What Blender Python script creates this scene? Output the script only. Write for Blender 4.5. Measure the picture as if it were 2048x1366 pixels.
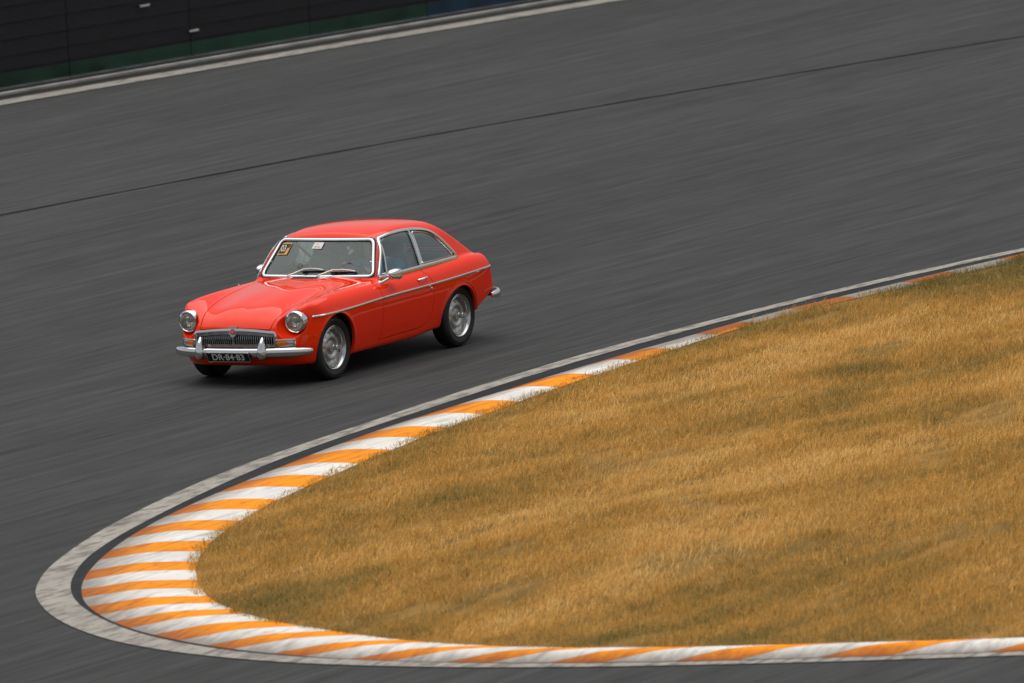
import bpy, bmesh, math, random
import numpy as np
from mathutils import Matrix, Vector

random.seed(7)
rng = np.random.default_rng(7)
for o in list(bpy.data.objects):
    bpy.data.objects.remove(o)
scene = bpy.context.scene
C = scene.collection

# ------------------------------------------------------------------ camera
cam_d = bpy.data.cameras.new('camera')
cam = bpy.data.objects.new('camera', cam_d)
C.objects.link(cam)
CAM_LOC = np.array([78.92493629, 47.97675218, 11.81637113])
CAM_R = np.array([[-0.49845643, 0.86574069, -0.0451027],
                  [0.13144732, 0.02405174, -0.99103134],
                  [-0.85689135, -0.49991457, -0.12578804]])      # rows: right, down, forward
F_PX = 19778.4
m = Matrix.Identity(4)
for i in range(3):
    m[i][0] = CAM_R[0][i]; m[i][1] = -CAM_R[1][i]; m[i][2] = -CAM_R[2][i]; m[i][3] = CAM_LOC[i]
cam.matrix_world = m
cam_d.sensor_width = 36.0
cam_d.lens = F_PX * 36 / 2048
cam_d.clip_start = 1.0
cam_d.clip_end = 5000
cam_d.dof.use_dof = True
cam_d.dof.focus_distance = 92.6
cam_d.dof.aperture_fstop = 4.0
scene.camera = cam

# ------------------------------------------------------------------ light
SUN_EL, SUN_AZ = 82.0, 205.0          # azimuth: direction towards the sun, degrees from +x towards +y
world = bpy.data.worlds.new('World')
scene.world = world
world.use_nodes = True
wn = world.node_tree
for n in list(wn.nodes):
    wn.nodes.remove(n)
out = wn.nodes.new('ShaderNodeOutputWorld')
bg = wn.nodes.new('ShaderNodeBackground')
sky = wn.nodes.new('ShaderNodeTexSky')
sky.sky_type = 'NISHITA'
sky.sun_disc = False
sky.sun_elevation = math.radians(SUN_EL)
sky.sun_rotation = math.radians(90 - SUN_AZ)
sky.air_density = 1.0
sky.dust_density = 4.0
sky.ozone_density = 1.0
hsv = wn.nodes.new('ShaderNodeHueSaturation')          # thin overcast: the blue is washed out
hsv.inputs['Saturation'].default_value = 0.30
wn.links.new(sky.outputs[0], hsv.inputs['Color'])
wn.links.new(hsv.outputs[0], bg.inputs[0])
bg.inputs[1].default_value = 0.085
wn.links.new(bg.outputs[0], out.inputs[0])
sun_d = bpy.data.lights.new('sun', 'SUN')
sun = bpy.data.objects.new('sun', sun_d)
C.objects.link(sun)
sun_d.energy = 1.35
sun_d.angle = math.radians(92)
sun_d.color = (1.0, 0.96, 0.9)
sv = Vector((math.cos(math.radians(SUN_EL)) * math.cos(math.radians(SUN_AZ)),
             math.cos(math.radians(SUN_EL)) * math.sin(math.radians(SUN_AZ)),
             math.sin(math.radians(SUN_EL))))
sun.rotation_euler = sv.to_track_quat('Z', 'Y').to_euler()
vs = scene.view_settings
vs.view_transform = 'Standard'
vs.look = 'None'
vs.gamma = 1.0
vs.use_curve_mapping = False
vs.exposure = 0.42

# ------------------------------------------------------------------ materials
MATS = {}
def newmat(name):
    mt = bpy.data.materials.new(name)
    mt.use_nodes = True
    nt = mt.node_tree
    for n in list(nt.nodes):
        nt.nodes.remove(n)
    o = nt.nodes.new('ShaderNodeOutputMaterial')
    MATS[name] = mt
    return mt, nt, o
def N(nt, typ, **kw):
    n = nt.nodes.new(typ)
    for k, v in kw.items():
        if k.startswith('i_'):
            n.inputs[k[2:].replace('_', ' ')].default_value = v
        else:
            setattr(n, k, v)
    return n
def setin(n, key, v):
    n.inputs[key].default_value = v
def L(nt, a, b):
    nt.links.new(a, b)
def col(c):
    return (c[0], c[1], c[2], 1.0)
def pbr(name, c, rough=.5, metal=0., spec=.5, coat=0., noise=None, bump=None, sheen=0.):
    """principled material; noise=(scale, amount[, stretch]) varies colour and roughness"""
    mt, nt, o = newmat(name)
    p = N(nt, 'ShaderNodeBsdfPrincipled')
    setin(p, 'Base Color', col(c)); setin(p, 'Roughness', rough); setin(p, 'Metallic', metal)
    setin(p, 'Specular IOR Level', spec); setin(p, 'Coat Weight', coat); setin(p, 'Coat Roughness', .03)
    L(nt, p.outputs[0], o.inputs[0])
    tc = N(nt, 'ShaderNodeTexCoord')
    if noise:
        nz = N(nt, 'ShaderNodeTexNoise'); setin(nz, 'Scale', noise[0]); setin(nz, 'Detail', 5.)
        L(nt, tc.outputs['Object'], nz.inputs['Vector'])
        mr = N(nt, 'ShaderNodeMapRange'); setin(mr, 'From Min', .3); setin(mr, 'From Max', .7)
        setin(mr, 'To Min', 1 - noise[1]); setin(mr, 'To Max', 1 + noise[1])
        L(nt, nz.outputs[0], mr.inputs[0])
        mx = N(nt, 'ShaderNodeVectorMath', operation='MULTIPLY'); mx.inputs[0].default_value = c[:3]
        L(nt, mr.outputs[0], mx.inputs[1]); L(nt, mx.outputs[0], p.inputs['Base Color'])
        rr = N(nt, 'ShaderNodeMath', operation='MULTIPLY'); rr.inputs[1].default_value = rough
        L(nt, mr.outputs[0], rr.inputs[0]); L(nt, rr.outputs[0], p.inputs['Roughness'])
    if bump:
        nb = N(nt, 'ShaderNodeTexNoise'); setin(nb, 'Scale', bump[0]); setin(nb, 'Detail', 3.)
        L(nt, tc.outputs['Object'], nb.inputs['Vector'])
        bp = N(nt, 'ShaderNodeBump'); setin(bp, 'Strength', bump[1]); setin(bp, 'Distance', bump[2])
        L(nt, nb.outputs[0], bp.inputs['Height']); L(nt, bp.outputs[0], p.inputs['Normal'])
    return mt

def ramp(nt, src, stops):
    r = N(nt, 'ShaderNodeValToRGB')
    el = r.color_ramp.elements
    while len(el) > 1:
        el.remove(el[-1])
    el[0].position = stops[0][0]; el[0].color = col(stops[0][1])
    for p_, c_ in stops[1:]:
        e = el.new(p_); e.color = col(c_)
    L(nt, src, r.inputs[0])
    return r

def asphalt(name, base, streak=.35, warm=(1.02, 1.0, .93)):
    """track surface: aggregate grain, paving and rubber streaks running along the racing line (x)"""
    mt, nt, o = newmat(name)
    p = N(nt, 'ShaderNodeBsdfPrincipled')
    tc = N(nt, 'ShaderNodeTexCoord')
    def nz(scale, sx, sy, detail=4., rough=.55, rot=0.):
        mp = N(nt, 'ShaderNodeMapping'); mp.inputs['Scale'].default_value = (sx, sy, 1); mp.inputs['Rotation'].default_value = (0, 0, rot)
        L(nt, tc.outputs['Object'], mp.inputs[0])
        n = N(nt, 'ShaderNodeTexNoise'); setin(n, 'Scale', scale); setin(n, 'Detail', detail); setin(n, 'Roughness', rough)
        L(nt, mp.outputs[0], n.inputs['Vector'])
        return n.outputs[0]
    def mr(src, a, b, lo=.3, hi=.7):
        n = N(nt, 'ShaderNodeMapRange'); setin(n, 'From Min', lo); setin(n, 'From Max', hi); setin(n, 'To Min', a); setin(n, 'To Max', b)
        L(nt, src, n.inputs[0]); return n.outputs[0]
    def mul(a, b):
        n = N(nt, 'ShaderNodeMath', operation='MULTIPLY'); L(nt, a, n.inputs[0]); L(nt, b, n.inputs[1]); return n.outputs[0]
    s1 = mr(nz(1., .20, 6.5, 6., .7, .05), 1 - streak, 1 + streak)          # fine rubber streaks
    s2 = mr(nz(1., .05, .55, 4., .6, .03), 1 - streak * .5, 1 + streak * .5)  # broad lanes
    s3 = mr(nz(1., .9, 14., 3., .6, .04), .82, 1.18)                          # paving drag marks
    s4 = mr(nz(55., 1, 1, 2.), .85, 1.15)                                    # aggregate
    f = mul(mul(s1, s2), mul(s3, s4))
    v = N(nt, 'ShaderNodeVectorMath', operation='SCALE'); v.inputs[0].default_value = tuple(base * w for w in warm)
    L(nt, f, v.inputs['Scale'])
    L(nt, v.outputs[0], p.inputs['Base Color'])
    setin(p, 'Roughness', .85); setin(p, 'Specular IOR Level', .06)
    L(nt, mr(nz(1., .2, 3., 4.), .78, .92), p.inputs['Roughness'])
    bp = N(nt, 'ShaderNodeBump'); setin(bp, 'Strength', .35); setin(bp, 'Distance', .004)
    L(nt, nz(90., 1, 1, 2.), bp.inputs['Height']); L(nt, bp.outputs[0], p.inputs['Normal'])
    L(nt, p.outputs[0], o.inputs[0])
    return mt

def worn_paint(name, c, under=(.05, .05, .052), wear=.45, scale=1.0, rubber=.5, edge=None):
    """paint on asphalt or concrete: scraped away in patches and streaked with tyre rubber"""
    mt, nt, o = newmat(name)
    p = N(nt, 'ShaderNodeBsdfPrincipled')
    tc = N(nt, 'ShaderNodeTexCoord')
    geo = N(nt, 'ShaderNodeNewGeometry')
    mp = N(nt, 'ShaderNodeMapping'); mp.inputs['Scale'].default_value = (1.2 * scale, 5. * scale, 4.)
    L(nt, geo.outputs['Position'], mp.inputs[0])
    n1 = N(nt, 'ShaderNodeTexNoise'); setin(n1, 'Scale', 2.2); setin(n1, 'Detail', 8.); setin(n1, 'Roughness', .7)
    L(nt, mp.outputs[0], n1.inputs['Vector'])
    r1 = ramp(nt, n1.outputs[0], [(wear, (0, 0, 0)), (wear + .12, (1, 1, 1))])
    mp2 = N(nt, 'ShaderNodeMapping'); mp2.inputs['Scale'].default_value = (.35 * scale, 7. * scale, 2.)
    mp2.inputs['Location'].default_value = (3.1, 7.7, 0)
    L(nt, geo.outputs['Position'], mp2.inputs[0])
    n2 = N(nt, 'ShaderNodeTexNoise'); setin(n2, 'Scale', 1.6); setin(n2, 'Detail', 6.)
    L(nt, mp2.outputs[0], n2.inputs['Vector'])
    mr = N(nt, 'ShaderNodeMapRange'); setin(mr, 'From Min', .54); setin(mr, 'From Max', .80); setin(mr, 'To Min', 0.); setin(mr, 'To Max', rubber)
    L(nt, n2.outputs[0], mr.inputs[0])
    n3 = N(nt, 'ShaderNodeTexNoise'); setin(n3, 'Scale', 1.1); setin(n3, 'Detail', 4.)
    L(nt, geo.outputs['Position'], n3.inputs['Vector'])
    tone = ramp(nt, n3.outputs[0], [(.3, tuple(x * .86 for x in c)), (.7, tuple(min(1, x * 1.06) for x in c))])
    mx = N(nt, 'ShaderNodeMix', data_type='RGBA')
    mx.inputs[6].default_value = col(under); L(nt, tone.outputs[0], mx.inputs[7]); L(nt, r1.outputs[0], mx.inputs[0])
    mx2 = N(nt, 'ShaderNodeMix', data_type='RGBA')
    L(nt, mx.outputs[2], mx2.inputs[6]); mx2.inputs[7].default_value = (.035, .034, .034, 1); L(nt, mr.outputs[0], mx2.inputs[0])
    fin = mx2.outputs[2]
    if edge:                                       # scraped and rubbered track-side edge of the kerb
        at = N(nt, 'ShaderNodeAttribute'); at.attribute_name = 'across'
        n5 = N(nt, 'ShaderNodeTexNoise'); setin(n5, 'Scale', 3.); setin(n5, 'Detail', 6.); L(nt, mp.outputs[0], n5.inputs['Vector'])
        ad = N(nt, 'ShaderNodeMath', operation='MULTIPLY_ADD'); L(nt, n5.outputs[0], ad.inputs[0]); ad.inputs[1].default_value = -.55; L(nt, at.outputs['Fac'], ad.inputs[2])
        m5 = N(nt, 'ShaderNodeMapRange'); setin(m5, 'From Min', -.24); setin(m5, 'From Max', .26); setin(m5, 'To Min', .9); setin(m5, 'To Max', 0.)
        L(nt, ad.outputs[0], m5.inputs[0])
        mx3 = N(nt, 'ShaderNodeMix', data_type='RGBA'); L(nt, fin, mx3.inputs[6]); mx3.inputs[7].default_value = col(edge); L(nt, m5.outputs[0], mx3.inputs[0])
        fin = mx3.outputs[2]
    L(nt, fin, p.inputs['Base Color'])
    setin(p, 'Roughness', .7); setin(p, 'Specular IOR Level', .12)
    bp = N(nt, 'ShaderNodeBump'); setin(bp, 'Strength', .3); setin(bp, 'Distance', .004)
    n4 = N(nt, 'ShaderNodeTexNoise'); setin(n4, 'Scale', 60.)
    L(nt, geo.outputs['Position'], n4.inputs['Vector'])
    L(nt, n4.outputs[0], bp.inputs['Height']); L(nt, bp.outputs[0], p.inputs['Normal'])
    L(nt, p.outputs[0], o.inputs[0])
    return mt

asphalt('asphalt', .055, .24, (.99, 1.0, .99))
asphalt('asphalt_dark', .034, .2, (.96, 1.0, 1.06))
asphalt('asphalt_shoulder', .03, .25)
worn_paint('line_paint', (.36, .335, .29), under=(.17, .155, .14), wear=.41, rubber=.35)
worn_paint('line_paint_old', (.30, .285, .25), under=(.11, .10, .095), wear=.36, rubber=.3)
worn_paint('kerb_white', (.78, .76, .71), under=(.52, .50, .46), wear=.36, rubber=.5, edge=(.22, .19, .16))
worn_paint('kerb_orange', (.92, .30, .001), under=(.60, .15, .01), wear=.36, rubber=.5, edge=(.27, .075, .02))
pbr('tar', (.012, .012, .013), .95, spec=.05, noise=(3., .3))
pbr('concrete_edge', (.32, .31, .29), .8, noise=(2.5, .3), bump=(40, .3, .004))
pbr('rubber_belt', (.006, .006, .009), .6, noise=(1.6, .35), bump=(12, .2, .01))
pbr('green_band', (.006, .042, .020), .55, noise=(1.3, .55))
pbr('blue_band', (.004, .028, .055), .55, noise=(1.3, .55))
pbr('galvanised', (.30, .31, .33), .45, .7, noise=(3., .2))
pbr('white_tab', (.6, .6, .58), .6, noise=(6., .1))
pbr('shade_dune', (.022, .026, .014), .95, spec=.1, noise=(.5, .45), bump=(1.2, .8, .3))
pbr('far_ground', (.13, .095, .04), .95, spec=.1, noise=(.3, .4))

def grass_ground():
    mt, nt, o = newmat('grass_ground')
    p = N(nt, 'ShaderNodeBsdfPrincipled'); geo = N(nt, 'ShaderNodeNewGeometry')
    mp = N(nt, 'ShaderNodeMapping'); mp.inputs['Scale'].default_value = (.5, 2.2, 1)
    L(nt, geo.outputs['Position'], mp.inputs[0])
    n = N(nt, 'ShaderNodeTexNoise'); setin(n, 'Scale', 1.3); setin(n, 'Detail', 8.); setin(n, 'Roughness', .7)
    L(nt, mp.outputs[0], n.inputs['Vector'])
    r = ramp(nt, n.outputs[0], [(.3, (.10, .075, .025)), (.5, (.24, .14, .04)), (.7, (.40, .22, .06))])
    L(nt, r.outputs[0], p.inputs['Base Color']); setin(p, 'Roughness', .95); setin(p, 'Specular IOR Level', .1)
    bp = N(nt, 'ShaderNodeBump'); setin(bp, 'Strength', .8); setin(bp, 'Distance', .03)
    n4 = N(nt, 'ShaderNodeTexNoise'); setin(n4, 'Scale', 25.); setin(n4, 'Detail', 4.)
    L(nt, geo.outputs['Position'], n4.inputs['Vector'])
    L(nt, n4.outputs[0], bp.inputs['Height']); L(nt, bp.outputs[0], p.inputs['Normal'])
    L(nt, p.outputs[0], o.inputs[0])
grass_ground()
def grass_blades():
    mt, nt, o = newmat('grass_blades')
    at = N(nt, 'ShaderNodeAttribute'); at.attribute_name = 'tint'
    r = ramp(nt, at.outputs['Fac'], [(0., (.13, .115, .03)), (.28, (.26, .19, .045)), (.5, (.50, .265, .052)), (.72, (.70, .38, .085)), (1., (.84, .56, .21))])
    d = N(nt, 'ShaderNodeBsdfPrincipled'); setin(d, 'Roughness', .75); setin(d, 'Specular IOR Level', .2)
    L(nt, r.outputs[0], d.inputs['Base Color'])
    t = N(nt, 'ShaderNodeBsdfTranslucent'); L(nt, r.outputs[0], t.inputs[0])
    mx = N(nt, 'ShaderNodeMixShader'); mx.inputs[0].default_value = .25
    L(nt, d.outputs[0], mx.inputs[1]); L(nt, t.outputs[0], mx.inputs[2]); L(nt, mx.outputs[0], o.inputs[0])
grass_blades()

# car
def car_paint():
    mt, nt, o = newmat('red_paint')
    p = N(nt, 'ShaderNodeBsdfPrincipled')
    setin(p, 'Base Color', (.94, .032, .001, 1)); setin(p, 'Roughness', .5); setin(p, 'Specular IOR Level', .0)
    setin(p, 'Coat Weight', 1.); setin(p, 'Coat Roughness', .025); setin(p, 'Coat IOR', 1.38)
    tc = N(nt, 'ShaderNodeTexCoord')
    n = N(nt, 'ShaderNodeTexNoise'); setin(n, 'Scale', 5.); setin(n, 'Detail', 2.)
    L(nt, tc.outputs['Object'], n.inputs['Vector'])
    bp = N(nt, 'ShaderNodeBump'); setin(bp, 'Strength', .05); setin(bp, 'Distance', .01)
    L(nt, n.outputs[0], bp.inputs['Height']); L(nt, bp.outputs[0], p.inputs['Coat Normal'])
    geo = N(nt, 'ShaderNodeNewGeometry')                       # unpainted primer on the inside of the panels
    inn = N(nt, 'ShaderNodeBsdfDiffuse'); inn.inputs[0].default_value = (.05, .05, .055, 1)
    mx = N(nt, 'ShaderNodeMixShader'); L(nt, geo.outputs['Backfacing'], mx.inputs[0]); L(nt, p.outputs[0], mx.inputs[1]); L(nt, inn.outputs[0], mx.inputs[2])
    L(nt, mx.outputs[0], o.inputs[0])
car_paint()
pbr('chrome', (.80, .80, .79), .09, 1., noise=(8., .04))
pbr('chrome_dull', (.42, .43, .44), .28, 1., noise=(12., .15))
pbr('wiper_satin', (.72, .70, .66), .42, .6, noise=(12., .08))
pbr('grille_metal', (.62, .62, .62), .38, 1., noise=(12., .1))
pbr('wheel_silver', (.50, .50, .49), .40, .85, noise=(9., .12))
pbr('wheel_lip', (.62, .62, .61), .22, 1., noise=(9., .08))
pbr('tyre', (.010, .010, .011), .6, noise=(7., .25), bump=(30, .15, .003))
pbr('black_rubber', (.010, .010, .012), .5, noise=(6., .2))
pbr('black_void', (.004, .004, .005), .8, spec=.1, noise=(6., .2))
pbr('interior_dark', (.14, .14, .145), .7, noise=(9., .2))
pbr('seat_vinyl', (.26, .26, .265), .5, noise=(10., .2), bump=(25, .15, .004))
pbr('headliner', (.34, .34, .33), .9, noise=(6., .06))
pbr('plate_blue', (.004, .006, .018), .35, noise=(8., .1))
pbr('plate_letters', (.85, .79, .66), .5, noise=(8., .08))
pbr('sticker_white', (.85, .84, .80), .5, noise=(8., .03))
pbr('sticker_yellow', (.80, .40, .06), .5, noise=(8., .05))
pbr('sticker_black', (.02, .02, .025), .5, noise=(8., .05))
pbr('badge_red', (.55, .02, .03), .3, coat=.6, noise=(20., .1))
pbr('tow_yellow', (.75, .30, .01), .5, noise=(12., .15))
pbr('amber_lens', (.85, .22, .004), .15, coat=1., noise=(30., .2))
pbr('clear_lens', (.55, .54, .52), .12, .6, coat=1., noise=(60., .25))
pbr('tail_red', (.35, .01, .012), .15, coat=1., noise=(30., .2))
pbr('lamp_reflector', (.95, .90, .82), .24, 1., noise=(14., .05))
pbr('blue_cloth', (.03, .28, .50), .85, noise=(10., .25), bump=(40, .3, .004))
pbr('dark_cloth', (.02, .02, .025), .85, noise=(10., .2))
pbr('skin', (.58, .34, .24), .55, noise=(10., .08))
pbr('helmet_shell', (.022, .020, .022), .3, coat=.6, noise=(5., .2))
pbr('paper_text', (.25, .25, .26), .6, noise=(20., .2))
def glass_mat(name, tint, k, haze=.0):
    mt, nt, o = newmat(name)
    fr = N(nt, 'ShaderNodeFresnel'); setin(fr, 'IOR', 1.5)
    mu = N(nt, 'ShaderNodeMath', operation='MULTIPLY'); mu.inputs[1].default_value = k; mu.use_clamp = True
    L(nt, fr.outputs[0], mu.inputs[0])
    t = N(nt, 'ShaderNodeBsdfTransparent'); t.inputs[0].default_value = col(tint)
    g = N(nt, 'ShaderNodeBsdfGlossy'); setin(g, 'Roughness', .03); setin(g, 'Color', (.90, 1., .97, 1))
    tc = N(nt, 'ShaderNodeTexCoord')
    nz = N(nt, 'ShaderNodeTexNoise'); setin(nz, 'Scale', 3.)
    L(nt, tc.outputs['Object'], nz.inputs['Vector'])
    bp = N(nt, 'ShaderNodeBump'); setin(bp, 'Strength', .06); setin(bp, 'Distance', .01)
    L(nt, nz.outputs[0], bp.inputs['Height']); L(nt, bp.outputs[0], g.inputs['Normal'])
    mx = N(nt, 'ShaderNodeMixShader'); L(nt, mu.outputs[0], mx.inputs[0]); L(nt, t.outputs[0], mx.inputs[1]); L(nt, g.outputs[0], mx.inputs[2])
    df = N(nt, 'ShaderNodeBsdfDiffuse'); df.inputs[0].default_value = (.72, .78, .75, 1)     # film of pale colour that stands in for sky glare and lamp glow
    nd = N(nt, 'ShaderNodeTexNoise'); setin(nd, 'Scale', 4.); setin(nd, 'Detail', 5.); L(nt, tc.outputs['Object'], nd.inputs['Vector'])
    mr = N(nt, 'ShaderNodeMapRange'); setin(mr, 'From Min', .3); setin(mr, 'From Max', .7); setin(mr, 'To Min', haze * .7); setin(mr, 'To Max', haze * 1.3)
    L(nt, nd.outputs[0], mr.inputs[0])
    m2 = N(nt, 'ShaderNodeMixShader'); L(nt, mr.outputs[0], m2.inputs[0]); L(nt, mx.outputs[0], m2.inputs[1]); L(nt, df.outputs[0], m2.inputs[2])
    L(nt, m2.outputs[0], o.inputs[0])
glass_mat('window_glass', (.90, .97, .95), 2.4, .014)
glass_mat('windshield_glass', (.92, .97, .95), 1.9, .012)
glass_mat('lamp_glass', (.95, .95, .93), 1.4, .13)

# ------------------------------------------------------------------ helpers
def link(o, parent=None, mtx=None):
    C.objects.link(o)
    if parent is not None:
        o.parent = parent
    if mtx is not None:
        o.matrix_local = mtx
    return o
def tag(o, label=None, cat=None, group=None, kind=None):
    if label: o['label'] = label
    if cat: o['category'] = cat
    if group: o['group'] = group
    if kind: o['kind'] = kind
    return o
def empty(name, loc=(0, 0, 0)):
    e = bpy.data.objects.new(name, None)
    e.location = loc
    e.empty_display_size = .2
    C.objects.link(e)
    return e
def mesh_obj(name, V, Fc, mat, parent=None, mtx=None, smooth=True, angle=40):
    me = bpy.data.meshes.new(name)
    me.from_pydata([tuple(map(float, v)) for v in V], [], [tuple(map(int, f)) for f in Fc])
    me.materials.append(MATS[mat])
    if smooth:
        me.shade_smooth()
        me.set_sharp_from_angle(angle=math.radians(angle))
    me.update()
    return link(bpy.data.objects.new(name, me), parent, mtx)
def fast_mesh(name, V, T, mat, parent=None, mtx=None, normals=None, attr=None):
    """triangles from numpy arrays"""
    me = bpy.data.meshes.new(name)
    nv, nt_ = len(V), len(T)
    me.vertices.add(nv); me.vertices.foreach_set('co', np.asarray(V, np.float32).ravel())
    me.loops.add(nt_ * 3); me.loops.foreach_set('vertex_index', np.asarray(T, np.int32).ravel())
    me.polygons.add(nt_)
    me.polygons.foreach_set('loop_start', np.arange(0, nt_ * 3, 3, dtype=np.int32))
    me.update(calc_edges=True)
    if attr is not None:
        a = me.attributes.new('tint', 'FLOAT', 'POINT'); a.data.foreach_set('value', np.asarray(attr, np.float32))
    me.materials.append(MATS[mat])
    me.validate()
    if normals is not None:
        me.polygons.foreach_set('use_smooth', np.ones(len(me.polygons), dtype=bool))
        me.normals_split_custom_set_from_vertices([tuple(map(float, n)) for n in normals])
    me.update()
    return link(bpy.data.objects.new(name, me), parent, mtx)

class MB:
    """collects primitive shapes into one mesh"""
    def __init__(s): s.V = []; s.F = []
    def add(s, V, F):
        b = len(s.V); s.V += [tuple(v) for v in V]; s.F += [tuple(i + b for i in f) for f in F]; return s
    def box(s, c, d, M=None):
        x, y, z = d[0] / 2, d[1] / 2, d[2] / 2
        V = [(-x, -y, -z), (x, -y, -z), (x, y, -z), (-x, y, -z), (-x, -y, z), (x, -y, z), (x, y, z), (-x, y, z)]
        V = [tuple((M @ Vector(v) if M else Vector(v)) + Vector(c)) for v in V]
        return s.add(V, [(0, 3, 2, 1), (4, 5, 6, 7), (0, 1, 5, 4), (1, 2, 6, 5), (2, 3, 7, 6), (3, 0, 4, 7)])
    def sweep(s, path, prof, closed=False, up=None, scale=None):
        """prof: list of (a,b) offsets; a along side vector, b along up vector (up may be list per point)"""
        P = [Vector(p) for p in path]; n = len(P); k = len(prof); V = []
        for i in range(n):
            if closed: t = P[(i + 1) % n] - P[i - 1]
            else: t = P[min(i + 1, n - 1)] - P[max(i - 1, 0)]
            t.normalize()
            u = Vector(up[i]) if isinstance(up, list) else Vector(up if up else (0, 0, 1))
            sd = t.cross(u); sd.normalize(); u = sd.cross(t); u.normalize()
            sc = scale[i] if scale else 1.
            V += [tuple(P[i] + sd * a * sc + u * b * sc) for a, b in prof]
        F = []
        for i in range(n if closed else n - 1):
            j = (i + 1) % n
            for q in range(k):
                r = (q + 1) % k
                F.append((i * k + q, i * k + r, j * k + r, j * k + q))
        if not closed:
            F.append(tuple(range(k - 1, -1, -1))); F.append(tuple((n - 1) * k + q for q in range(k)))
        return s.add(V, F)
    def tube(s, path, r, closed=False, k=8, up=None, scale=None):
        return s.sweep(path, [(r * math.cos(2 * math.pi * q / k), r * math.sin(2 * math.pi * q / k)) for q in range(k)], closed, up, scale)
    def lathe(s, prof, axis='y', c=(0, 0, 0), k=48, cap=False):
        """prof: (radius, along) pairs"""
        V = []; n = len(prof)
        for q in range(k):
            a = 2 * math.pi * q / k; ca, sa = math.cos(a), math.sin(a)
            for r, t in prof:
                if axis == 'y': V.append((c[0] + r * ca, c[1] + t, c[2] + r * sa))
                elif axis == 'x': V.append((c[0] + t, c[1] + r * ca, c[2] + r * sa))
                else: V.append((c[0] + r * ca, c[1] + r * sa, c[2] + t))
        F = []
        for q in range(k):
            p = (q + 1) % k
            for i in range(n - 1):
                F.append((q * n + i, p * n + i, p * n + i + 1, q * n + i + 1))
        if cap:
            F.append(tuple(q * n + n - 1 for q in range(k)))
        return s.add(V, F)
    def build(s, name, mat, parent=None, mtx=None, smooth=True, angle=40, recalc=True):
        o = mesh_obj(name, s.V, s.F, mat, parent, mtx, smooth, angle)
        if recalc:
            bm = bmesh.new(); bm.from_mesh(o.data); bmesh.ops.recalc_face_normals(bm, faces=bm.faces); bm.to_mesh(o.data); bm.free()
        return o

def spline(xs, ys):
    """natural cubic spline, clamped outside"""
    xs = np.array(xs, float); ys = np.array(ys, float)
    if xs[0] > xs[-1]: xs, ys = xs[::-1], ys[::-1]
    n = len(xs); h = np.diff(xs)
    A = np.zeros((n, n)); b = np.zeros(n); A[0, 0] = A[-1, -1] = 1
    for i in range(1, n - 1):
        A[i, i - 1] = h[i - 1]; A[i, i] = 2 * (h[i - 1] + h[i]); A[i, i + 1] = h[i]
        b[i] = 3 * ((ys[i + 1] - ys[i]) / h[i] - (ys[i] - ys[i - 1]) / h[i - 1])
    c = np.linalg.solve(A, b)
    bb = (ys[1:] - ys[:-1]) / h - h * (2 * c[:-1] + c[1:]) / 3
    d = (c[1:] - c[:-1]) / (3 * h)
    def f(x):
        x = np.clip(x, xs[0], xs[-1]); i = np.clip(np.searchsorted(xs, x) - 1, 0, n - 2); t = x - xs[i]
        return ys[i] + bb[i] * t + c[i] * t * t + d[i] * t ** 3
    return f
def smax(a, b, k):
    h = np.maximum(k - np.abs(a - b), 0) / k
    return np.maximum(a, b) + h * h * k / 4
def smin(a, b, k):
    return -smax(-a, -b, k)
def poly_sdf(P, x, y):
    """signed distance to polygon, negative inside"""
    P = np.array(P, float); x = np.asarray(x, float); y = np.asarray(y, float) + 0 * x
    lo_, hi_ = P.min(0) - .3, P.max(0) + .3
    box = (x > lo_[0]) & (x < hi_[0]) & (y > lo_[1]) & (y < hi_[1])
    if x.ndim and not box.all():
        r_ = np.full(x.shape, .3)
        if box.any(): r_[box] = poly_sdf(P, x[box], y[box])
        return r_
    d = np.full(np.shape(x), 1e9); s = np.ones(np.shape(x))
    n = len(P)
    for i in range(n):
        a, b = P[i], P[i - 1]; e = b - a
        wx, wy = x - a[0], y - a[1]
        t = np.clip((wx * e[0] + wy * e[1]) / (e @ e + 1e-12), 0, 1)
        d = np.minimum(d, (wx - e[0] * t) ** 2 + (wy - e[1] * t) ** 2)
        c1 = y >= a[1]; c2 = y < b[1]; c3 = e[0] * wy > e[1] * wx
        f = (c1 & c2 & c3) | (~c1 & ~c2 & ~c3)
        s = np.where(f, -s, s)
    return s * np.sqrt(d)
def round_poly(P, r, k=6):
    """round the corners of a polygon; r may be a list"""
    out = []; n = len(P); P = [np.array(p, float) for p in P]
    for i in range(n):
        a, b, c = P[i - 1], P[i], P[(i + 1) % n]
        ri = r[i] if isinstance(r, (list, tuple)) else r
        u = (a - b); v = (c - b); lu, lv = np.linalg.norm(u), np.linalg.norm(v)
        t = min(ri, lu * .48, lv * .48); p0 = b + u / lu * t; p1 = b + v / lv * t
        for q in range(k + 1):
            w = q / k; out.append(tuple((1 - w) ** 2 * p0 + 2 * w * (1 - w) * b + w * w * p1))
    return out
def resample(P, step, closed=False):
    P = np.array(P, float)
    if closed: P = np.vstack([P, P[:1]])
    s = np.r_[0, np.cumsum(np.linalg.norm(np.diff(P, axis=0), axis=1))]
    n = max(2, int(round(s[-1] / step)) + 1); t = np.linspace(0, s[-1], n)
    Q = np.stack([np.interp(t, s, P[:, i]) for i in range(P.shape[1])], 1)
    return Q[:-1] if closed else Q

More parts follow.
